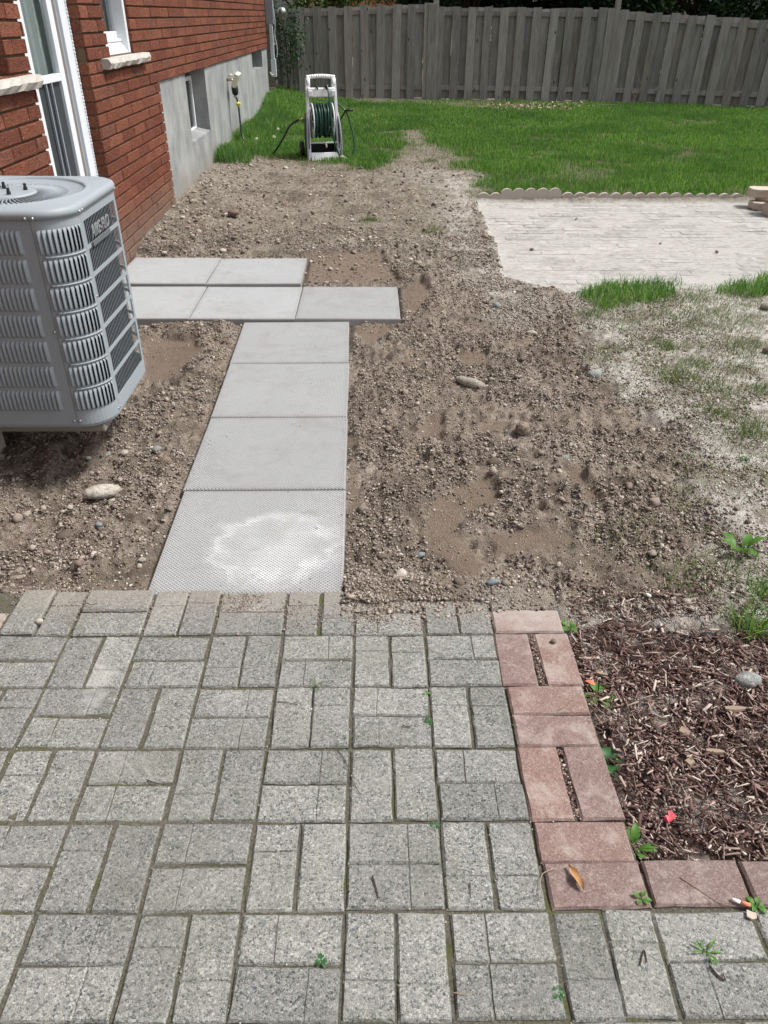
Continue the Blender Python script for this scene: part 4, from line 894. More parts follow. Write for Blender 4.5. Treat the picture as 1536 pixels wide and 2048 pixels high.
# ------------------------------------------------------------------ hose reel cart
def hose_reel():
    X, Y, Z = -.58, 9.38, .118; r = empty('hose_reel_cart', (X, Y, Z), radians(13)); tag(r, 'grey and white hose reel cart with green hose standing on the grass edge', 'hose reel')
    # side rails lean back from the foot to the handle
    for s, xo in ((-1, 0), (1, 0)):
        mb = MB(); x0 = s*.168; x1 = s*.150
        mb.prism([(x0-.016, -.14, -.01), (x0+.016, -.14, -.01), (x0+.016, -.09, -.01), (x0-.016, -.09, -.01)], (x1-x0, .12, .80)); mb.build('side_rail', 'reel_light' , r, False, .004)
        # curved purple-grey side plate with dark web
        pts = [(-.10, 0), (-.14, .10), (-.15, .25), (-.12, .38), (-.05, .46), (.05, .46), (.12, .36), (.14, .2), (.12, .05), (.06, 0)]
        mb = MB(); mb.prism([(s*.170-.006, y+.02, z) for y, z in pts], (.012, 0, 0)); mb.build('side_plate', 'black_rubber', r, False, .002)
        mb = MB(); mb.tube(smooth_path([(s*.185, -.12, .0), (s*.190, -.135, .12), (s*.186, -.13, .25), (s*.178, -.10, .38), (s*.172, -.04, .46)], 5), .012, 8); mb.build('side_trim', 'reel_purple', r, True)
    mb = MB()
    xs = [i/12 for i in range(13)]
    for a, b in zip(xs, xs[1:]):
        f = lambda u, o=0: (-.155+.31*u, -.008+o, .800+.012*sin(pi*u))
        p, q = f(a), f(b); mb.tube([p, q], .020, 8, cap=True)
    mb.box(-.158, -.118, -.03, .012, .70, .80); mb.box(.118, .158, -.03, .012, .70, .80)
    mb.build('handle', 'reel_white', r, True)
    mb = MB(); mb.box(-.15, .15, -.055, -.02, .615, .705); mb.build('crossbar', 'reel_white', r, False, .01)
    mb = MB(); mb.box(-.15, -.105, -.075, -.0555, .625, .68); mb.build('crossbar_pad', 'reel_light', r, False, .006)
    mb = MB(); mb.box(.105, .15, -.075, -.0555, .625, .68); mb.build('crossbar_pad', 'reel_light', r, False, .006)
    for x in (-.05, .045):
        mb = MB(); mb.tube([(x, -.03, .72), (x, -.07, .715), (x+.004, -.08, .69)], .008, 8); mb.build('hook', 'black_rubber', r, True)
    # drum: discs are in the plane across x
    cz = .385; R_ = .178
    for s in (-1, 1):
        mb = MB(); mb.lathe([(R_-.016, -.004), (R_, -.007), (R_+.004, 0), (R_, .007), (R_-.016, .004), (R_-.016, -.004)], (s*.112, .0, cz), 'x', 40); fl = mb.build('drum_flange', 'reel_light', r, True)
        mb = MB(); mb.lathe([(.045, -.003), (.06, -.003), (.06, .003), (.045, .003), (.045, -.003)], (s*.118, 0, cz), 'x', 20)
        for k in range(8):
            a = 2*pi*k/8; mb.tube([(s*.116, .05*cos(a), cz+.05*sin(a)), (s*.112, (R_-.01)*cos(a), cz+(R_-.01)*sin(a))], .007, 6)
        mb.build('spokes', 'reel_light' if s < 0 else 'reel_purple', fl, True)
    mb = MB(); mb.lathe([(0, -.112), (.05, -.112), (.05, .112), (0, .112)], (0, 0, cz), 'x', 16); mb.build('drum_core', 'black_rubber', r, True)
    rr = random.Random(4)
    for layer, (rad, n) in enumerate(((.125, 9), (.147, 8), (.166, 6))):
        for i in range(n):
            x = -.092+.184*(i+.5)/n+rr.uniform(-.006, .006); e = rr.uniform(-.010, .010)
            mb = MB(); pts = [(x+e*sin(2*pi*k/40), (rad+rr.uniform(-.001, .001))*cos(2*pi*k/40), cz+rad*sin(2*pi*k/40)) for k in range(40)]
            mb.tube(pts, .0098, 8, closed=True); mb.build('hose_coil', 'hose_green', r, True)
    # free hose end: over the crossbar hook, down the front of the drum to the base; then loop at right
    mb = MB(); mb.tube(smooth_path([(.045, -.045, .725), (.055, -.07, .73), (.062, -.10, .69), (.068, -.15, .60), (.07, -.195, .45), (.078, -.20, .33), (.10, -.19, .2), (.14, -.17, .09), (.175, -.16, .03)], 8), .0095, 8); mb.build('hose_end', 'hose_green', r, True)
    mb = MB(); mb.tube(smooth_path([(.06, .12, .50), (.12, .10, .56), (.20, .02, .53), (.27, -.03, .47), (.31, -.06, .36), (.34, -.10, .2), (.335, -.13, .08), (.29, -.155, .02), (.22, -.17, .015)], 8), .0095, 8); mb.build('hose_loop', 'hose_green', r, True)
    mb = MB(); mb.tube([(.165, -.165, .035), (.20, -.17, .03), (.235, -.175, .015)], [.012, .018, .012], 10); mb.build('nozzle', 'pale_stone', r, True)
    # crank
    mb = MB(); mb.box(.185, .205, -.02, .02, .34, .40); mb.prism([(.19, -.02, .37), (.205, -.02, .37), (.205, .02, .37), (.19, .02, .37)], (.075, -.03, .12)); mb.build('crank_arm', 'black_rubber', r, False, .004)
    mb = MB(); mb.tube([(.262, -.05, .485), (.345, -.055, .487)], .014, 10); mb.build('crank_grip', 'black_rubber', r, True)
    # base
    mb = MB(); mb.prism([(-.15, -.155, -.01), (.15, -.155, -.01), (.155, -.13, .078), (-.155, -.13, .078)], (0, .022, 0)); mb.build('foot_plate', 'reel_white', r, False, .004)
    mb = MB(); mb.box(-.155, .155, -.10, .13, .02, .035); mb.box(-.155, .155, .10, .13, .035, .14); mb.build('tray', 'black_rubber', r, False, .004)
    mb = MB(); mb.tube([(-.155, -.10, .175), (.155, -.10, .175)], .010, 8); mb.build('cross_tie', 'reel_light', r, True)
    mb = MB(); mb.tube([(0.02, -.115, .165), (.02, -.135, .15), (.025, -.12, .13)], .010, 8); mb.build('valve', 'pale_stone', r, True)
    for s in (-1, 1):
        mb = MB(); mb.lathe([(0, -.016), (.045, -.018), (.05, -.022), (.078, -.020), (.084, -.01), (.084, .01), (.078, .020), (.05, .022), (.045, .018), (0, .016)], (s*.215, .13, .084), 'x', 28); wh = mb.build('wheel', 'black_rubber', r, True)
        mb = MB(); mb.lathe([(0, .024), (.014, .024), (.016, .017)], (s*.215, .13, .084), 'x', 12) if s > 0 else mb.lathe([(0, -.024), (.014, -.024), (.016, -.017)], (s*.215, .13, .084), 'x', 12)
        mb.build('hub', 'reel_purple', wh, True)
    mb = MB(); mb.tube([(-.2, .13, .084), (.2, .13, .084)], .008, 8); mb.build('axle', 'screw', r, True)
hose_reel()

# ------------------------------------------------------------------ air conditioner
def ac_unit():
    cx, cy, zb = AC[0], AC[1], .19; r = empty('air_conditioner', (cx, cy, zb)); tag(r, 'grey outdoor air conditioner with louvred sides and round fan top by the house', 'air conditioner')
    Hs = .735; h = .3105; rad = .122
    def loop(off=0, n=12):
        """closed outline, counter clockwise from the front left, with arc length"""
        P = []
        for qx, qy, a0 in ((1, -1, -pi/2), (1, 1, 0), (-1, 1, pi/2), (-1, -1, pi)):
            for i in range(n+1):
                a = a0+pi/2*i/n; P.append((qx*(h-rad)+(rad+off)*cos(a), qy*(h-rad)+(rad+off)*sin(a)))
            a = a0+pi/2; x, y = P[-1]
            for i in range(1, n): P.append((x-sin(a)*2*(h-rad)*i/n, y+cos(a)*2*(h-rad)*i/n))
        return P
    def at(s):
        """point and outward normal on the outline at arc length s, s = 0 at the start of the front-right corner"""
        L = 2*(h-rad); A = rad*pi/2; per = 4*(L+A); s = s % per
        for k, (qx, qy, a0) in enumerate(((1, -1, -pi/2), (1, 1, 0), (-1, 1, pi/2), (-1, -1, pi))):
            if s < A: a = a0+s/rad; return qx*(h-rad)+rad*cos(a), qy*(h-rad)+rad*sin(a), cos(a), sin(a)
            s -= A
            if s < L: a = a0+pi/2; n = (cos(a), sin(a)); t = (-sin(a), cos(a)); return qx*(h-rad)+rad*n[0]+t[0]*s, qy*(h-rad)+rad*n[1]+t[1]*s, n[0], n[1]
            s -= L
    L = 2*(h-rad); A = rad*pi/2; per = 4*(L+A)
    def band(mb, s0, s1, z0, z1, o0=-.004, o1=.0, step=.016):
        n = max(2, int(abs(s1-s0)/step)+1); base = len(mb.v)
        for i in range(n+1):
            x, y, nx, ny = at(s0+(s1-s0)*i/n)
            for o, z in ((o0, z0), (o1, z0), (o1, z1), (o0, z1)): mb.v.append((x+nx*o, y+ny*o, z))
        for i in range(n):
            for q in range(4): mb.f.append((base+i*4+q, base+i*4+(q+1) % 4, base+(i+1)*4+(q+1) % 4, base+(i+1)*4+q)[::-1])
        mb.f.append((base, base+1, base+2, base+3)); mb.f.append(tuple(base+n*4+q for q in (3, 2, 1, 0)))
    rows = 7; z_lo, z_hi = .050, .710; pitch = (z_hi-z_lo)/rows; oh = pitch-.0135
    # louvre mesh: a strip that stands off at its leading edge
    def louver(w, hh, out, th=.0012, nz=5):
        mb = MB(); V = []; prof = []
        for i, t in enumerate((0, .06, .14, .5, .86, .94, 1)):
            prof.append((t, min(1, (min(t, 1-t)/.14))**.6 if min(t, 1-t) > 0 else 0))
        for t, e in prof:
            z = (t-.5)*hh; V += [(-.5*w, out*e, z), (-.15*w, out*.82*e, z), (.5*w, 0, z), (.5*w, -th, z), (-.15*w, out*.82*e-th, z), (-.5*w, out*e-th, z)]
        F = [(i*6+q, (i+1)*6+q, (i+1)*6+(q+1) % 6, i*6+(q+1) % 6) for i in range(len(prof)-1) for q in range(6)]
        mb.add(V, F); return mb.mesh('louver', 'ac_paint', True)
    lm = louver(.0148, oh, .0082)
    def panel(name, s0, s1, sub=True, m0=.022, m1=.022, seamless=True, count=None, lname='louver'):
        mb = MB(); band(mb, s0+.0008, s0+m0, z_lo+.007, z_hi-.007); band(mb, s1-m1, s1-.0008, z_lo+.007, z_hi-.007); band(mb, s0+.0008, s1-.0008, 0.0, z_lo+.007); band(mb, s0+.0008, s1-.0008, z_hi-.007, Hs)
        for k in range(1, rows): z = z_lo+k*pitch; band(mb, s0+m0, s1-m1, z-.007, z+.007)
        o = mb.build(name, 'ac_paint', r)
        n = count or int((s1-s0-m0-m1)/.0155); dp = (s1-s0-m0-m1)/n; spots = []
        for k in range(rows):
            zc = z_lo+(k+.5)*pitch
            for i in range(n):
                x, y, nx, ny = at(s0+m0+(i+.5)*dp); spots.append((x, y, zc, math.atan2(ny, nx)-pi/2, dp))
        if sub:
            for x, y, z, a, dp in spots:
                l = link('louver', lm, o); l.location = (x, y, z); l.rotation_euler.z = a+pi if False else a; l.scale = (-dp/.0155, 1, 1)
        else:
            mb = MB()
            for x, y, z, a, dp in spots:
                c, s_ = cos(a), sin(a)
                for v in [1]:
                    V = [(x+u*c-w*s_, y+u*s_+w*c, z+q) for q in (-oh/2, oh/2) for u, w in ((-.0013, -.0016), (.0013, -.0016), (.0013, -.0009), (-.0013, -.0009))]
                    mb.add(V, [(3, 2, 1, 0), (4, 5, 6, 7), (0, 1, 5, 4), (1, 2, 6, 5), (2, 3, 7, 6), (3, 0, 4, 7)])
            tag(mb.build('louver_bars', 'ac_paint', o), kind='stuff')
        return o
    # outline starts at the front-right corner: [0, A] corner, [A, A+L] right side, then far corner, back, far-left corner, left, near-left corner, front
    panel('corner_panel', 0, A, True, .012, .016)
    panel('side_panel', A, A+L+A*.25, False, .016, .05, count=22)
    panel('side_panel', A+L+A*.25, 3*A+2.5*L, False, .03, .03, count=34)
    panel('side_panel', 3*A+2.5*L, 4*A+3*L, False, .03, .03, count=30)
    panel('front_panel', 4*A+3*L, per, True, .03, .040)
    # embossed ribs between the rows on the corner panel
    for k in range(1, rows): mb = MB(); band(mb, .018, A-.014, z_lo+k*pitch-.003, z_lo+k*pitch+.003, 0, .0045, .012); mb.build('embossed_rib', 'ac_paint', r, True)
    # dark core
    mb = MB(); P = loop(-.028, 6); mb.prism([(x, y, .01) for x, y in P], (0, 0, Hs-.03)); mb.build('coil', 'ac_dark', r)
    # fine coil-guard wires on the right side
    # base pan and pad
    mb = MB(); P = loop(-.006, 8); mb.prism([(x, y, -.012) for x, y in P], (0, 0, .0118)); mb.build('base_pan', 'ac_paint', r)
    # lid: skirt, rolled shoulder, flat to circular opening, dished fan guard
    mb = MB(); n = 12; rings = []
    for off, z in ((.004, Hs+.001), (.006, Hs+.001), (.0065, Hs+.016), (.002, Hs+.026), (-.008, Hs+.031)): rings.append([(x, y, z) for x, y in loop(off, n)])
    K = len(rings[0]); Rr = .268
    def circ(R, z):
        o = []
        for x, y in loop(-.008, n): a = math.atan2(y, x); o.append((R*cos(a), R*sin(a), z))
        return o
    for R, z in ((Rr+.012, Hs+.031), (Rr+.006, Hs+.035), (Rr, Hs+.036), (Rr-.006, Hs+.034), (Rr-.010, Hs+.026)): rings.append(circ(R, z))
    base = len(mb.v)
    for rg in rings: mb.v += rg
    for i in range(len(rings)-1):
        for q in range(K): mb.f.append((base+i*K+q, base+i*K+(q+1) % K, base+(i+1)*K+(q+1) % K, base+(i+1)*K+q))
    mb.build('lid', 'ac_paint', r, True)
    mb = MB(); mb.lathe([(Rr-.009, Hs+.027), (.245, Hs+.023), (.205, Hs+.020), (.150, Hs+.0195)], (0, 0, 0), 'z', 72); mb.build('fan_shroud', 'ac_paint', r, True)
    mb = MB(); mb.lathe([(.0, Hs+.030), (.088, Hs+.030), (.096, Hs+.028), (.100, Hs+.022), (.100, Hs+.012)], (0, 0, 0), 'z', 48); mb.build('fan_hub', 'ac_paint', r, True)
    mb = MB()
    for i in range(72):
        a = 2*pi*i/72; mb.tube([(.098*cos(a), .098*sin(a), Hs+.022), (.152*cos(a), .152*sin(a), Hs+.0225), (.205*cos(a+.04), .205*sin(a+.04), Hs+.0215)], [.0024, .0028, .0010], 6)
    mb.build('guard_wires', 'ac_paint', r, True)
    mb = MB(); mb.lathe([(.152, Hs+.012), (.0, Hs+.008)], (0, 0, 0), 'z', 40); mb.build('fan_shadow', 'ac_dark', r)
    for a in (.5, 2.1, 3.7, 5.2):
        mb = MB(); x, y = .062*cos(a), .062*sin(a); mb.lathe([(.0075, Hs+.030), (.0075, Hs+.040), (.0055, Hs+.041), (.0055, Hs+.052), (0, Hs+.052)], (x, y, 0), 'z', 8); mb.build('motor_bolt', 'black_rubber', r)
    mb = MB(); band(mb, 0, per, Hs-.0005, Hs+.0010, -.004, -.0005, .03); mb.build('shadow_gap', 'ac_dark', r)
    # screws
    sc = [(-.012, Hs+.006), (.012, Hs+.006), (A-.012, Hs+.006), (A+.010, Hs+.006), (A+L+.01, Hs+.006), (-.013, .016), (.009, .016), (A-.008, .016), (A+.008, .016), (-.006, .36), (A+.004, .45), (A+L+.02, .5)]
    for s, z in sc:
        x, y, nx, ny = at(s); mb = MB(); o = .0065 if z > .7 else .0
        mb.lathe([(0, .0045), (.003, .004), (.0045, .0015), (.006, 0)], (0, 0, 0), 'x', 10); e = mb.build('screw', 'screw', r, True); e.location = (x+nx*o, y+ny*o, z); e.rotation_euler.z = math.atan2(ny, nx)
    # badge on the right side
    bx, by, nx, ny = at(A+.150); e = bpy.data.objects.new('badge', None)
    mb = MB(); mb.prism([(0, -.098, -.012), (.0, .102, -.012), (0, .098, .007), (0, -.102, .007)], (.004, 0, 0)); bo = mb.build('badge', 'badge_grey', r, False, .0015); bo.location = (bx+.005, by, .622)
    cu = bpy.data.curves.new('badge_text', 'FONT'); cu.body = 'AIRE-FLO'; cu.size = .056; cu.extrude = .0018; cu.offset = .0006; cu.align_x = 'CENTER'; cu.align_y = 'BOTTOM'; cu.shear = .25
    tmp = bpy.data.objects.new('tmp', cu); COL.objects.link(tmp); dg = bpy.context.evaluated_depsgraph_get(); me = bpy.data.meshes.new_from_object(tmp.evaluated_get(dg)); bpy.data.objects.remove(tmp)
    me.materials.clear(); me.materials.append(M['badge_text']); t = link('lettering', me, bo); t.location = (.0035, 0, .007); t.rotation_euler = (pi/2, 0, pi/2); t.scale = (.86, 1, 1)
    # ground pad and supports
    mb = MB(); mb.box(cx-.30, cx+.27, cy-.27, cy+.28, zb-.052, zb-.013); pd = mb.build('equipment_pad', 'pad_plastic', None, False, .008); tag(pd, 'thin tan pad under the air conditioner', 'pad')
    for i, (dx, dy, lb) in enumerate(((-.21, -.06, 'concrete block under the near half of the air conditioner pad'), (-.21, .19, 'concrete block under the far half of the air conditioner pad'))):
        mb = MB(); g = hz(cx+dx, cy+dy)-.02; mb.box(cx+dx-.10, cx+dx-.055, cy+dy-.045, cy+dy+.045, g, zb-.0525); tag(mb.build('support_block', 'edging_concrete', None, False, .006), lb, 'block', 'blocks under the air conditioner')
ac_unit()

# ------------------------------------------------------------------ fence
def fence():
    segs = [((-3.4, 15.56), (1.03, 15.50), (1.50, 1.655), 'left part of the weathered grey wooden fence, behind the hose reel'),
            ((1.09, 15.50), (4.05, 15.17), (1.607, 1.600), 'middle part of the weathered grey wooden fence between two posts'),
            ((4.13, 15.15), (6.95, 14.25), (1.575, 1.43), 'right part of the weathered grey wooden fence, leaning boards'),
            ((7.03, 14.2), (9.8, 13.2), (1.42, 1.38), 'far right part of the grey wooden fence beyond the last post')]
    rnd = random.Random(21); protos = []
    for s in range(6):
        rr = random.Random(s+30); mb = MB(); V = []; w = .070; t = .0085; n = 5
        bow = rr.uniform(-.008, .008); cup = rr.uniform(-.003, .003); notch = rr.uniform(-.006, .006)
        for i in range(n+1):
            z = i/n; o = bow*sin(pi*z)
            V += [(-w+o, -t+cup, z), (w+o, -t-cup, z), (w+o, t-cup, z), (-w+o, t+cup, z)]
        V[-4] = (V[-4][0], V[-4][1], 1+notch); V[-1] = (V[-1][0], V[-1][1], 1+notch)
        F = [(i*4+q, i*4+(q+1) % 4, (i+1)*4+(q+1) % 4, (i+1)*4+q) for i in range(n) for q in range(4)]+[(3, 2, 1, 0), (n*4, n*4+1, n*4+2, n*4+3)]
        mb.add(V, F); protos.append(mb.mesh('board', 'timber'))
    for si, (a, b, (t0, t1), lab) in enumerate(segs):
        A, B = Vector((*a, 0)), Vector((*b, 0)); d = (B-A); L = d.length; u = d/L; ang = math.atan2(u.y, u.x)
        r = empty('wooden_fence', (A.x, A.y, .2), ang); tag(r, lab, 'fence', 'lengths of the wooden fence')
        def top(s): return t0+(t1-t0)*s/L-.2
        z_of = lambda s: max(0, .0)
        for nm, zr0, zr1 in (('top_rail', -.125, -.070), ('bottom_rail', None, None)):
            for k in range(max(1, round(L/2.2))):
                s0 = L*k/max(1, round(L/2.2)); s1 = L*(k+1)/max(1, round(L/2.2)); mb = MB()
                za, zb_ = (top(s0)-.125, top(s1)-.125) if nm == 'top_rail' else (.165, .165 if si else .165)
                hh = .07 if nm == 'bottom_rail' else .062
                mb.add([(s0+.001, -.019, za), (s1-.001, -.019, zb_), (s1-.001, .019, zb_), (s0+.001, .019, za), (s0+.001, -.019, za+hh), (s1-.001, -.019, zb_+hh), (s1-.001, .019, zb_+hh), (s0+.001, .019, za+hh)],
                       [(3, 2, 1, 0), (4, 5, 6, 7), (0, 1, 5, 4), (1, 2, 6, 5), (2, 3, 7, 6), (3, 0, 4, 7)]); mb.build(nm, 'timber', r)
        sp = .2735; s = .055 if si else (4.663-.929+1.03-1.03) % sp
        if si == 0: s = ((.929+3.4) % sp)
        i = 0
        while s < L-.05:
            for side, so in ((-1, 0), (1, sp/2)):
                if s+so > L-.04: continue
                o = link('board', rnd.choice(protos), r); zt = top(s+so)+rnd.uniform(-.012, .012)+(.0 if side < 0 else -.012); zb0 = rnd.uniform(-.02, .02)+(.0 if side < 0 else .02)
                o.location = (s+so+rnd.uniform(-.008, .008), (-.029 if side < 0 else .034), zb0); o.scale = (rnd.uniform(.96, 1.04) if side < 0 else rnd.uniform(1.06, 1.16), 1, zt-zb0)
                o.rotation_euler = (rnd.uniform(-.006, .006), rnd.uniform(-.010, .010)+(.012 if si == 2 else 0), rnd.uniform(-.02, .02))
            s += sp; i += 1
        for s_e in ((L-.045, L-.16) if si else ()):
            o = link('board', rnd.choice(protos), r); o.location = (s_e, .034 if s_e < L-.1 else -.029, 0); o.scale = (1.05, 1, top(s_e)); o.rotation_euler.y = .012 if si == 2 else 0
        if si < 3:
            pt = MB(); pt.box(-.045, .045, -.045, .045, -.4, (1.95 if si != 1 else 1.9)-.2, .004); p = pt.build('post', 'timber', r, False, .006); p.location = (L+.03, 0.0, 0)
            if si == 0: pw = MB(); pw.box(-.07, .07, -.062, -.046, .0, 1.45, .003); q = pw.build('board', 'timber', r); q.location = (L-.03, 0, 0)
fence()

# ------------------------------------------------------------------ plants
def leaf_cards(name, P, size, m, parent=None, droop=.4, aspect=.55):
    n = len(P); a = RNG.uniform(0, 2*pi, n); t = RNG.uniform(-1.0, .9, n); ro = RNG.uniform(-1, 1, n); s = size*RNG.uniform(.6, 1.3, n)
    d = np.stack([np.cos(a)*np.cos(t), np.sin(a)*np.cos(t), np.sin(t)], 1); w = np.cross(d, np.array([0, 0, 1.0])+.01); w /= np.linalg.norm(w, axis=1)[:, None]; u = np.cross(w, d)
    w = w*np.cos(ro)[:, None]+u*np.sin(ro)[:, None]
    V = np.stack([P, P+d*s[:, None]*.45+w*(s*aspect/2)[:, None], P+d*s[:, None]-u*(s*.12)[:, None], P+d*s[:, None]*.45-w*(s*aspect/2)[:, None]], 1)
    F = np.arange(n*4).reshape(-1, 4); return link(name, bulk(name, V.reshape(-1, 3), F, m), parent)
def tree(x, y, h, R, m, lab, n=9000, size=.09, low=.0, trunk_r=.09, gnd=.22):
    r = empty('tree', (x, y, gnd)); tag(r, lab, 'tree', 'trees beyond the fence')
    rr = random.Random(int(x*100)+int(h*10)); mb = MB()
    pts = [(0, 0, -.2), (rr.uniform(-.1, .1), rr.uniform(-.1, .1), h*.3), (rr.uniform(-.2, .2), rr.uniform(-.2, .2), h*.65), (rr.uniform(-.2, .2), rr.uniform(-.2, .2), h*.92)]
    mb.tube(smooth_path(pts, 5), [trunk_r*(1-.85*i/15) for i in range(16)], 8); clumps = []
    for k in range(46):
        z = h*(low+(1-low)*rr.random()**.9); a = rr.uniform(0, 2*pi); prof = sin(pi*min(1, max(.12, z/h*.85+.12)))**.6; q = R*prof*rr.uniform(.35, 1.0)
        c = Vector((q*cos(a), q*sin(a), z)); clumps.append((c, R*rr.uniform(.22, .42)))
        mb.tube(smooth_path([(pts[1][0]*.5, pts[1][1]*.5, z*.6), (c.x*.5, c.y*.5, z*.85), tuple(c)], 3), [trunk_r*.35, trunk_r*.3, trunk_r*.26, trunk_r*.2, trunk_r*.16, trunk_r*.1, trunk_r*.06], 5)
    mb.build('trunk', 'trunk_bark', r, True)
    P = []
    for c, q in clumps:
        k = n//len(clumps); v = RNG.normal(0, 1, (k, 3)); v /= np.linalg.norm(v, axis=1)[:, None]; P.append(np.array(c)+v*(q*RNG.uniform(.3, 1, k)**.5)[:, None]*np.array([1, 1, .8]))
    P = np.concatenate(P); P[:, 2] = np.maximum(P[:, 2], .05); leaf_cards('crown', P, size, m, r)
tree(1.9, 17.4, 3.4, 1.15, 'tree_dark', 'dark leafy tree beyond the fence just right of the first post', 26000, .12)
tree(3.9, 17.5, 3.6, 1.3, 'tree_dark', 'dark dense tree beyond the middle of the fence', 26000, .12)
tree(6.0, 17.0, 3.8, 1.7, 'tree_dark', 'dark tree beyond the leaning right part of the fence', 26000, .12)
tree(4.9, 19.2, 4.2, 1.8, 'tree_dark', 'tall dark tree further back behind the middle of the fence', 26000, .13)
tree(8.2, 16.2, 3.8, 1.4, 'tree_dark', 'dark tree beyond the fence at the right edge', 20000, .12)
tree(-1.4, 18.2, 3.2, 1.1, 'tree_mid', 'yellow green tree beyond the fence behind the house corner', 18000, .10)
tree(.8, 24.5, 4.2, 1.5, 'tree_mid', 'lighter green tree further back right of the neighbouring brick wall', 8000, .10)
def neighbour():
    r = empty('neighbouring_house', (-.6, 31, .2)); tag(r, 'orange red brick neighbouring house just showing above the fence', 'house')
    mb = MB(); mb.box(-1.9, 2.4, 0, 4, -.3, 2.3); w = mb.build('wall', 'far_wall', r)
    mb = MB(); mb.prism([(-2.1, -.3, 2.31), (2.6, -.3, 2.31), (2.6, 2, 3.5), (-2.1, 2, 3.5)], (0, .12, .12)); mb.prism([(-2.1, 4.3, 2.31), (2.6, 4.3, 2.31), (2.6, 2.1, 3.5), (-2.1, 2.1, 3.5)], (0, .02, .12)); mb.build('roof', 'far_roof', r)
neighbour()
def vine():
    r = empty('climbing_shrub', (-1.45, 15.2, .25)); tag(r, 'dark green leafy shrub against the fence by the house corner', 'shrub'); mb = MB(); rr = random.Random(8); P = []
    for k in range(9):
        x = rr.uniform(-.25, .35); z = rr.uniform(.5, 1.25); pts = [(rr.uniform(-.1, .1), 0, 0), (x*.5, rr.uniform(-.06, .06), z*.6), (x, rr.uniform(-.1, .05), z)]
        mb.tube(smooth_path(pts, 4), .005, 5); n = 110; P.append(np.array(pts[-1])+RNG.normal(0, 1, (n, 3))*np.array([.12, .07, .16]))
    mb.build('stem', 'trunk_bark', r, True); leaf_cards('foliage', np.concatenate(P), .055, 'vine', r)
vine()
def broad_leaf(mb, base, az, L, W, rise, droop=.5, lobes=0, rr=random):
    """one curved leaf blade with a fold along the midrib"""
    n = 7; d = Vector((cos(az), sin(az), 0)); w = Vector((-sin(az), cos(az), 0)); V = []
    for i in range(n+1):
        t = i/n; c = Vector(base)+d*(L*t*cos(rise*(1-t*.3)))+Vector((0, 0, L*(sin(rise)*t-droop*t*t)))
        wd = W*(sin(pi*min(1, t*.92+.06))**.8)*(1+(lobes*(.35*sin(t*22)) if lobes else 0))*.5
        V += [c-w*wd+Vector((0, 0, wd*.35)), c, c+w*wd+Vector((0, 0, wd*.35))]
    mb.add(V, [(i*3+q, i*3+q+1, (i+1)*3+q+1, (i+1)*3+q) for i in range(n) for q in (0, 1)])
def weed(px, py, n, L, W, lab, m='weed', rise=(.3, 1.0), lobes=0, z=None, name='weed', cat='weed', seed=1, stems=True, droop=.45):
    x, y, _ = G(px, py, 0); z = hz(x, y) if z is None else z; rr = random.Random(seed+px)
    r = empty(name, (x, y, z)); tag(r, lab, cat)
    for i in range(n):
        mb = MB(); az = 2*pi*i/n+rr.uniform(-.4, .4); ri = rr.uniform(*rise); st = .25*L if stems else 0; b = (cos(az)*st, sin(az)*st, st*sin(ri))
        if stems: mb.tube([(0, 0, 0), tuple(v*.6 for v in b), b], .0010, 5)
        broad_leaf(mb, b, az, L*rr.uniform(.6, 1.1), W*rr.uniform(.7, 1.1), ri, droop, lobes); mb.build('leaf', m, r, True)
    return r
weed(1482, 1095, 7, .085, .030, 'bright green dandelion-like weed upright in grey dust at the right edge', rise=(.6, 1.25), lobes=1)
weed(1200, 1378, 9, .050, .019, 'small green weed with one red leaf at the edge of the red bricks', rise=(.2, .8))
mb = MB(); x, y, _ = G(1190, 1372, 0); broad_leaf(mb, (x, y, .004), 2.6, .028, .014, .35, .3); tag(mb.build('red_leaf', 'red_leaf', None, True), 'single red and pink leaf lying on the green weed beside the border', 'leaf')
weed(1222, 1505, 5, .036, .034, 'round-leaved dark green weed leaning over the mulch beside the border', 'weed_dark', (.3, .9))
weed(1138, 1250, 6, .026, .018, 'small green weed at the top corner of the red brick border', 'weed', (.3, .9))
weed(1270, 1680, 9, .046, .017, 'leafy green weed growing at the inner corner of the red bricks', 'weed', (.3, 1.1))
weed(1490, 1722, 5, .036, .020, 'green weed sprig in the mulch above the last red bricks', 'weed', (.3, 1.0))
weed(1512, 1815, 6, .020, .012, 'tiny clover plant in the joint at the right end of the border', 'weed', (.2, .7), z=.002)
weed(1282, 1800, 5, .018, .009, 'tiny green seedling between two red border bricks', 'weed', (.3, .9), z=.003)
weed(1293, 1842, 4, .010, .006, 'minute green sprout in the joint below the border', 'weed_dark', (.2, .6), z=-.002)
weed(1412, 1905, 7, .030, .005, 'spiky grass seedling in the grey paver joint below the border', 'weed', (.3, 1.0), z=-.002)
weed(642, 1920, 6, .013, .009, 'small dark green clover in a grey paver joint near the bottom', 'weed_dark', (.1, .6), z=-.002)
weed(1116, 1985, 5, .013, .008, 'small dark green sprout in the joint at the bottom right', 'weed_dark', (.1, .6), z=-.002)
weed(868, 1650, 6, .012, .008, 'tiny dark sprout in the paver joint in the middle of the patio', 'weed_dark', (.1, .6), z=-.002)
weed(857, 1443, 6, .014, .008, 'dark green sprout in a joint left of the short dark gap', 'weed_dark', (.1, .6), z=-.002)
weed(853, 1388, 4, .012, .009, 'pale green seedling at the paver joint crossing', 'weed', (.1, .6), z=-.002)
weed(632, 1370, 9, .045, .0025, 'thin spidery grass sprig in a mossy paver joint', 'grass_dull', (.2, 1.2), z=-.002, stems=False)
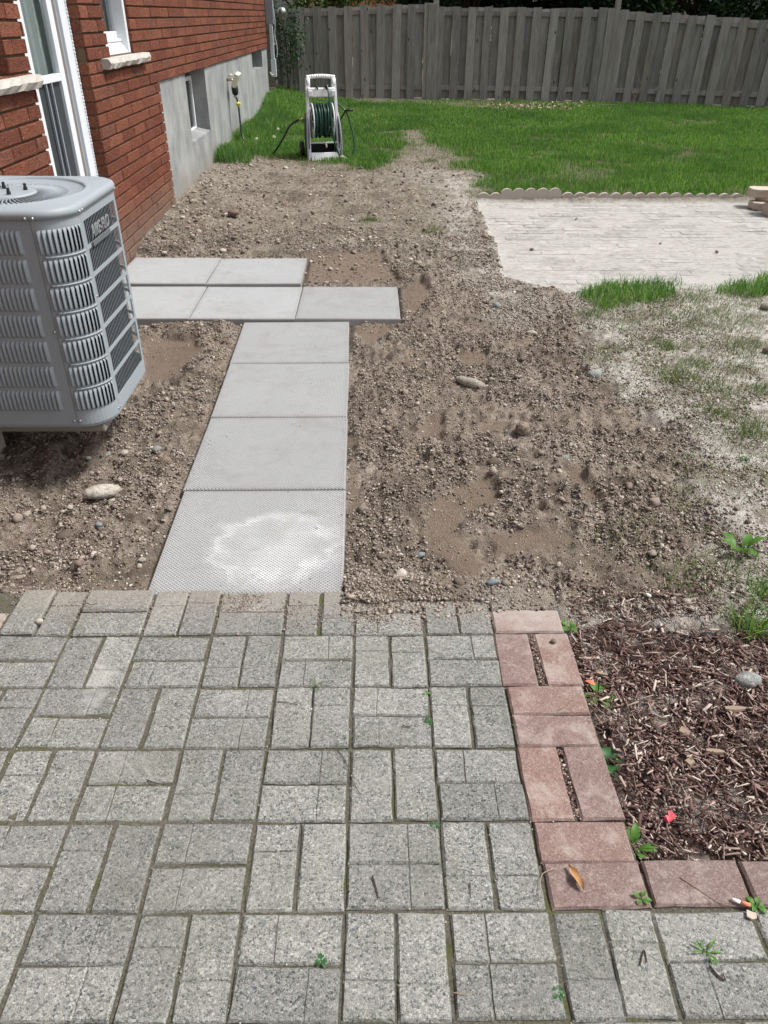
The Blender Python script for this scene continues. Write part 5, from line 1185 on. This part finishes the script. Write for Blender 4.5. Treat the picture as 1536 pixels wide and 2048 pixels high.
weed(1032, 1450, 4, .010, .008, 'tiny green leaf cluster at the edge of the grey and red pavers', 'weed_dark', (.1, .6), z=-.002)
weed(198, 1193, 12, .014, .004, 'small bright moss tuft at the soil edge of the patio', 'weed', (.2, 1.2), z=.0, stems=False)
weed(1338, 1040+0, 0, .01, .01, 'x') if False else None
weed(950, 393, 7, .07, .022, 'leafy weed at the left end of the scalloped edging', 'weed', (.4, 1.2))
weed(1036, 404, 6, .035, .014, 'small weed at the foot of the tallest scalloped edging', 'weed', (.3, .9), z=.04)
weed(1102, 402, 5, .06, .012, 'thin upright weed before the scalloped edging', 'weed', (.9, 1.4), z=.04)
weed(1217, 402, 5, .05, .012, 'curling weed before the scalloped edging, third piece', 'weed', (.8, 1.4), z=.04)
weed(1440, 408, 7, .045, .010, 'yellow green grass tuft before the right end of the edging', 'grass_dull', (.3, 1.0), z=.04)
weed(1325, 1077, 5, .03, .012, 'low pale sprout in the dust', 'grass_dull', (.1, .6)) if False else None
weed(1488, 918, 6, .022, .014, 'small dark leafy weed in sparse grass near the right edge', 'weed_dark', (.2, .9))
weed(1240, 665, 5, .03, .010, 'pale green seedling on the dust right of the soil', 'weed', (.5, 1.2))
weed(1535, 582, 7, .08, .035, 'broad-leaved weed at the right end of the grass strip', 'weed', (.4, 1.1))
def clump(px, py, n, h, lab, spread=.04, lean=1.0, m='grass', seed=0, w=.0032):
    x, y, _ = G(px, py, 0); z = hz(x, y); xs = RNG.normal(x, spread, n); ys = RNG.normal(y, spread, n)
    o = blades('grass_clump', xs, ys, h*RNG.uniform(.5, 1.1, n), w, m, lean, np.full(n, z)); del o['kind']; tag(o, lab, 'grass')
clump(1512, 1250, 130, .17, 'long green grass clump leaning over the mulch at the right edge', .030, 1.1)
clump(1530, 1190, 90, .13, 'long grass clump at the right edge above the leaning one', .03, .9)
clump(700, 318, 60, .07, 'few tall blades at the foot of the hose reel', .10, .6)

# foundation weeds with white flowers
rr = random.Random(3)
for i, (px, py, lab) in enumerate(((468, 310, 'broad-leaved weed in the grass by the foundation, nearest the soil'), (500, 300, 'leafy weed under the sagging supply hose'), (445, 318, 'low weed where the foundation meets the soil'), (520, 285, 'leafy weed in the grass left of the hose reel'))):
    weed(px, py, 9, .10, .045, lab, 'weed_dark' if i % 2 else 'weed', (.2, 1.0), z=hz(*G(px, py, .14)[:2]))
for i, (px, py) in enumerate(((512, 278), (547, 272), (555, 258))):
    x, y, _ = G(px, py, .25); g = hz(x, y); mb = MB(); o = empty('white_flower', (x, y, g)); tag(o, ('white clover flower head nearest the foundation', 'white clover flower head nearest the hose reel', 'white clover flower head farthest back in the grass')[i], 'flower', 'white flowers in the grass')
    mb.tube([(0, 0, 0), (.005, 0, .09)], .0015, 5); mb.build('stem', 'weed', o, True)
    V = RNG.normal(0, 1, (60, 3)); V /= np.linalg.norm(V, axis=1)[:, None]; leaf_cards('petals', V*.012+np.array([.005, 0, .095]), .014, 'flower_white', o)
n = 5200; x = RNG.uniform(-1.6, 1.3, n); y = RNG.uniform(4.9, 9.6, n); q = masks(x, y); kk = free(x, y) & (RNG.uniform(0, 1, n) < (1-q['lawn'])*(1-q['pad'])*ss(.35, .65, fbm(x, y, .35, 230, 3))); x, y = x[kk], y[kk]; n = len(x)
a = RNG.uniform(0, 2*pi, n); L = .006+.016*RNG.uniform(0, 1, n)**2; W = L*RNG.uniform(.25, .8, n); zz = height(x, y)+.003
V = np.stack([np.stack([x+sx*L*np.cos(a)-sy*W*np.sin(a), y+sx*L*np.sin(a)+sy*W*np.cos(a), zz+RNG.uniform(-.001, .008, n)], 1) for sx, sy in ((-1, 0), (0, -1), (1, 0), (0, 1))], 1)
tag(link('ground_litter', bulk('ground_litter', V.reshape(-1, 3), np.arange(n*4).reshape(-1, 4), 'bark_chip')), 'dark and tan leaf flakes littering the dry ground before the lawn', 'leaf litter', kind='stuff')
# dead sapling at the fence and pile of dry leaves
def sapling():
    x, y = 4.35, 14.35; r = empty('dead_sapling', (x, y, .22)); tag(r, 'thin bare dead sapling standing in the lawn before the fence', 'sapling'); mb = MB()
    for pts, q in (([(0, 0, -.03), (.02, 0, .12), (.10, 0, .28), (.16, 0, .55), (.19, 0, .8)], .010), ([(.03, 0, .14), (-.03, 0, .2), (-.06, .01, .3)], .006), ([(.1, 0, .3), (.02, .02, .45), (-.02, .02, .55)], .004), ([(.12, 0, .35), (.2, .0, .45), (.25, 0, .5)], .004), ([(.15, 0, .5), (.10, 0, .62), (.09, 0, .75)], .003), ([(0, 0, 0), (-.2, -.02, .02), (-.45, -.05, .03), (-.7, -.06, .015)], .007)):
        mb.tube(smooth_path(pts, 4), [q*(1-.6*i/(4*(len(pts)-1))) for i in range(4*(len(pts)-1)+1)], 6)
    mb.build('stem', 'twig_wood', r, True)
sapling()
P = np.stack([RNG.normal(2.6, .45, 900), RNG.normal(14.2, .22, 900), RNG.uniform(.0, .05, 900)], 1); P[:, 2] += height(P[:, 0], P[:, 1])
tag(leaf_cards('dry_leaves', P, .05, 'straw'), 'heap of brown dead leaves and clippings on the lawn before the fence', 'leaf litter', kind='stuff')

# ------------------------------------------------------------------ individual stones
def stone(px, py, sx, sy, sz, m, lab, rz=0, seed=0, sink=.3, z=None, rough=.12, name='rock', cat='rock'):
    import bmesh
    x, y, _ = G(px, py, 0 if z is None else z); g = hz(x, y) if z is None else z
    x, y, _ = G(px, py, g); b = bmesh.new(); bmesh.ops.create_icosphere(b, subdivisions=3, radius=1); rr = np.random.RandomState(seed+px)
    D = rr.normal(0, 1, (7, 3)); D /= np.linalg.norm(D, axis=1)[:, None]; A = rr.uniform(-1, 1, 7)*rough
    for v in b.verts:
        c = np.array(v.co[:]); k = 1+sum(a*np.clip(c@d, 0, 1)**2 for a, d in zip(A, D)); k = min(k, 1.08)*(1+.05*sin(c[0]*9+px)*sin(c[1]*8)*sin(c[2]*7+1)+rr.uniform(-.018, .018)); v.co = (c[0]*k*sx, c[1]*k*sy, c[2]*k*sz)
    me = bpy.data.meshes.new(name); b.to_mesh(me); b.free(); me.materials.append(M[m]); me.polygons.foreach_set('use_smooth', [True]*len(me.polygons))
    o = link(name, me); o.location = (x, y, g+sz*(1-2*sink)); o.rotation_euler = (rr.uniform(-.15, .15), rr.uniform(-.15, .15), rz); tag(o, lab, cat); return o
stone(205, 990, .072, .036, .028, 'rock_pale', 'big pale oblong rock in the soil left of the slab path', .45, 1, .22)
stone(467, 430, .052, .042, .030, 'rock_brown', 'brown rounded rock in the rubble near the house wall', -.3, 2, .2)
stone(940, 770, .072, .022, .022, 'rock_pale', 'long narrow pale rock lying across the dug soil', -.42, 3, .2, rough=.25)
stone(1190, 752, .040, .034, .024, 'rock_grey', 'round grey rock where the soil meets the pale dust', .2, 4, .3)
stone(1045, 868, .036, .030, .034, 'rock_brown', 'tall brown earth clod standing in the dug soil', .2, 5, .15, rough=.35, name='clod', cat='clod')
stone(1080, 905, .026, .024, .02, 'rock_brown', 'brown earth clod just right of the tall clod', 1.2, 6, .15, rough=.35, name='clod', cat='clod') if False else None
stone(985, 1168, .024, .014, .011, 'rock_blue', 'blue grey stone in the soil close to the grey pavers', .3, 7, .2, rough=.25)
stone(843, 1112, .020, .012, .009, 'rock_blue', 'dark blue grey stone in the soil right of the nearest slab', .15, 8, .2)
stone(1492, 1370, .040, .024, .026, 'rock_grey', 'large smooth grey rock on the mulch at the right edge', .15, 9, .25)
stone(1130, 917, .017, .015, .009, 'rock_grey', 'small round pale grey stone in the flat soil above the stick', 0, 10, .2)
stone(250, 908, .020, .020, .013, 'rock_pale', 'rounded pale stone near the air conditioner shadow', 0, 11, .25)
stone(145, 962, .022, .018, .013, 'rock_blue', 'grey blue stone left of the big pale rock', 0, 12, .25)
stone(217, 912, .016, .018, .012, 'rock_grey', 'small grey stone beside the rounded pale stone', 0, 13, .25)
stone(315, 902, .022, .016, .014, 'rock_grey', 'white topped dark stone between air conditioner and path', .4, 14, .2)
stone(330, 925, .030, .024, .018, 'rock_brown', 'brown flat stone near the left edge of the slab path', .4, 15, .3)
stone(322, 945, .026, .013, .013, 'rock_pale', 'pale sharp stone near the left edge of the slab path', .3, 16, .2)
stone(198, 1052, .014, .010, .009, 'rock_blue', 'small smooth blue stone below the big pale rock', -.4, 17, .15)
stone(140, 1018, .012, .010, .010, 'rock_pale', 'small pale pebble left below the big pale rock', 0, 18, .2)
stone(285, 1122, .013, .012, .009, 'rock_pale', 'rounded tan pebble near the first slab corner', 0, 19, .2)
stone(158, 1130, .014, .013, .011, 'rock_brown', 'brown pebble in the dark soil near the patio edge', 0, 20, .2)
stone(1163, 1060, .013, .012, .010, 'rock_grey', 'round grey pebble at the end of the dark stick', 0, 21, .2)
stone(1107, 1285, .009, .008, .007, 'rock_brown', 'small brown pebble lying on a red brick', 0, 22, .1, z=.004, cat='pebble', name='pebble')
stone(80, 1246, .011, .010, .009, 'rock_pale', 'small pebble on the lifted grey pavers at left', 0, 23, .1, z=.006, cat='pebble', name='pebble')
stone(1372, 1204, .014, .010, .008, 'rock_pale', 'flat white pebble on the dust above the mulch', 0, 24, .2)
stone(940, 1165, .0, .0, .0, 'rock_pale', 'x') if False else None
stone(995, 615, .025, .022, .018, 'rock_grey', 'grey stone at the left end of the grass strip', 0, 26, .2)
stone(1062, 668, .030, .018, .014, 'rock_pale', 'white flat stone in the dark crumbs right of the soil', 0, 27, .2)
stone(1534, 705, .028, .024, .022, 'rock_brown', 'brown stone cut by the right edge among sparse grass', 0, 28, .25)
stone(1535, 615, .045, .035, .024, 'rock_pale', 'large white stone cut by the right edge near the pale patio', 0, 29, .2)
stone(640, 518, .012, .012, .010, 'rock_pale', 'white pebble at the far slab corner', 0, 30, .1) if False else None

# ------------------------------------------------------------------ twigs and small litter
def twig(pts, r, m, lab, cat='twig', name='twig', z=.004):
    P = []
    for px, py in pts: x, y, _ = G(px, py, z); P.append((x, y, max(z, hz(x, y)+.003) if not bool(in_patio(np.array([x]), np.array([y]))[0]) else z))
    sp = smooth_path(P, 5); mb = MB(); mb.tube(sp, [r*(1-.5*i/len(sp)) for i in range(len(sp))], 6); tag(mb.build(name, m, None, True), lab, cat)
twig([(1138, 1036), (1160, 1042), (1190, 1057)], .0035, 'twig_wood', 'dark stick lying in the soil right of the long footprint')
twig([(295, 1560), (320, 1568), (345, 1566)], .0013, 'twig_dark', 'thin dark twig on the left grey pavers')
twig([(555, 1403), (575, 1405), (595, 1409)], .0011, 'twig_dark', 'short dark twig on the pavers below the grass sprig')
twig([(805, 1450), (815, 1453), (825, 1451)], .0014, 'twig_dark', 'tiny curved dark twig on a paver in the middle')
twig([(675, 1500), (690, 1520), (705, 1560), (722, 1590)], .0010, 'twig_dark', 'long thin dark twig across a joint in the middle')
twig([(825, 1296), (855, 1297), (890, 1312), (930, 1338)], .0009, 'twig_wood', 'thin pale stem across the upper grey pavers')
twig([(160, 1222), (172, 1206), (182, 1210), (195, 1206)], .0018, 'twig_dark', 'dark hooked root on the lifted paver at left', z=.02)
twig([(1117, 1420), (1145, 1400), (1168, 1378)], .0012, 'twig_wood', 'straight pale stem on a red brick beside the weed', z=.008)
twig([(1112, 1737), (1085, 1748), (1080, 1775), (1078, 1795)], .0011, 'straw', 'curved pale fibre on the corner red brick', 'fibre', 'fibre', z=.007)
twig([(1360, 1755), (1400, 1780), (1440, 1805), (1470, 1812)], .0009, 'twig_wood', 'thin stem reaching over the border to the cigarette end', z=.007)
twig([(745, 1752), (752, 1775), (757, 1795)], .0018, 'twig_dark', 'short dark stick between two pavers low in the middle')
twig([(940, 1765), (941, 1795)], .0013, 'twig_dark', 'tiny upright-lying dark twig right of the middle joint')
twig([(1280, 1930), (1288, 1900), (1294, 1925)], .0016, 'twig_dark', 'thin dark twig on the grey pavers below the corner brick')
twig([(905, 1985), (940, 1990)], .0012, 'twig_wood', 'brown twig on a grey paver at the bottom')
twig([(1420, 1932), (1435, 1950), (1450, 1960), (1446, 1948)], .0022, 'twig_dark', 'curled dark bark strip on the lower right pavers')
twig([(1110, 572), (1104, 577), (1112, 580)], .006, 'twig_dark', 'small dark crumb of bark on the pale patio') if False else None
for i, (px, py, lab) in enumerate(((1105, 576, 'dark bark crumb low on the pale patio'), (1152, 440, 'dark crumb high on the pale patio'), (1433, 505, 'dark crumb at the right of the pale patio'), (1063, 500, 'dark crumb at the left of the pale patio'), (1320, 488, 'small dark crumb in the middle of the pale patio'))):
    stone(px, py, .016, .010, .008, 'rock_brown', lab, i, 60+i, .1, z=.04, rough=.5, name='bark_crumb', cat='debris')
def litter():
    x, y, _ = G(1150, 1755, .006); mb = MB(); V = []; n = 8
    for i in range(n+1):
        t = i/n; w = .009*sin(pi*(t*.9+.08)); V += [(-w, -.030+t*.055, .004+.010*abs(sin(t*4))), (0, -.030+t*.055+.003*sin(t*9), .0015), (w*.9, -.030+t*.055, .006+.006*sin(t*7)**2)]
    mb.add(V, [(i*3+q, i*3+q+1, (i+1)*3+q+1, (i+1)*3+q) for i in range(n) for q in (0, 1)]); o = mb.build('dead_leaf', 'dry_leaf', None, True); o.location = (x, y, .008); o.rotation_euler.z = .35; tag(o, 'curled tan dead leaf on the corner red brick', 'leaf')
    x, y, _ = G(1340, 1630, .0); mb = MB(); rr = random.Random(2)
    for k in range(5): broad_leaf(mb, (rr.uniform(-.003, .003), rr.uniform(-.003, .003), .004*k*.5), rr.uniform(0, 6), .016, .014, .3, .5)
    o = mb.build('red_petal', 'red_petal', None, True); o.location = (x, y, hz(x, y)+.022); tag(o, 'crumpled bright red petal on the mulch', 'petal')
    x, y, _ = G(1478, 1810, .0); r = empty('cigarette_end', (x, y, .006), -.35); tag(r, 'orange and white cigarette end at the right end of the border', 'cigarette')
    mb = MB(); mb.tube([(0, 0, .004), (.018, 0, .004)], .0040, 10); mb.build('filter', 'butt_orange', r, True)
    mb = MB(); mb.tube([(-.016, 0.001, .004), (-.0005, 0, .004)], .0038, 10); mb.build('paper', 'paper_white', r, True)
    x, y, _ = G(1500, 1832, 0); mb = MB(); mb.prism([(-.010, -.004, 0), (-.002, -.010, 0), (.009, -.008, 0), (.012, .003, 0), (.003, .006, 0), (-.005, .010, 0)], (0, 0, .004)); o = mb.build('bark_flake', 'wall_block', None, False, .001); o.location = (x, y, .003); tag(o, 'pale pink bark flake beside the cigarette end', 'bark')
    x, y, _ = G(1408, 1412, 0); mb = MB()
    for (px, py, L, rz, lab) in ((1470, 1415, .055, .05, 'long smooth grey brown wood chip under the grey rock'), (1370, 1460, .024, -.7, 'square pale brown bark chunk in the mulch'), (1205, 1345, .030, -.25, 'long light tan splinter beside the upper weed'), (1430, 1500, .045, -.05, 'frayed light splinter in the middle of the mulch'), (1380, 1520, .020, .6, 'chunky brown bark piece right of the round-leaved weed')):
        x, y, _ = G(px, py, -.005); mb = MB(); n = 6; V = []
        for i in range(n+1):
            t = i/n; w = L*.16*(sin(pi*(t*.8+.12))**.6) if L > .025 else L*.5; V += [(L*(t-.5), -w, 0), (L*(t-.5), w, 0), (L*(t-.5), w*.7, .006), (L*(t-.5), -w*.7, .006)]
        F = [(i*4+q, i*4+(q+1) % 4, (i+1)*4+(q+1) % 4, (i+1)*4+q) for i in range(n) for q in range(4)]+[(3, 2, 1, 0), (n*4, n*4+1, n*4+2, n*4+3)]
        mb.add(V, F); o = mb.build('wood_chip', 'twig_wood', None, False); o.location = (x, y, hz(x, y)+.018); o.rotation_euler = (.1, .08, rz); tag(o, lab, 'wood chip')
litter()
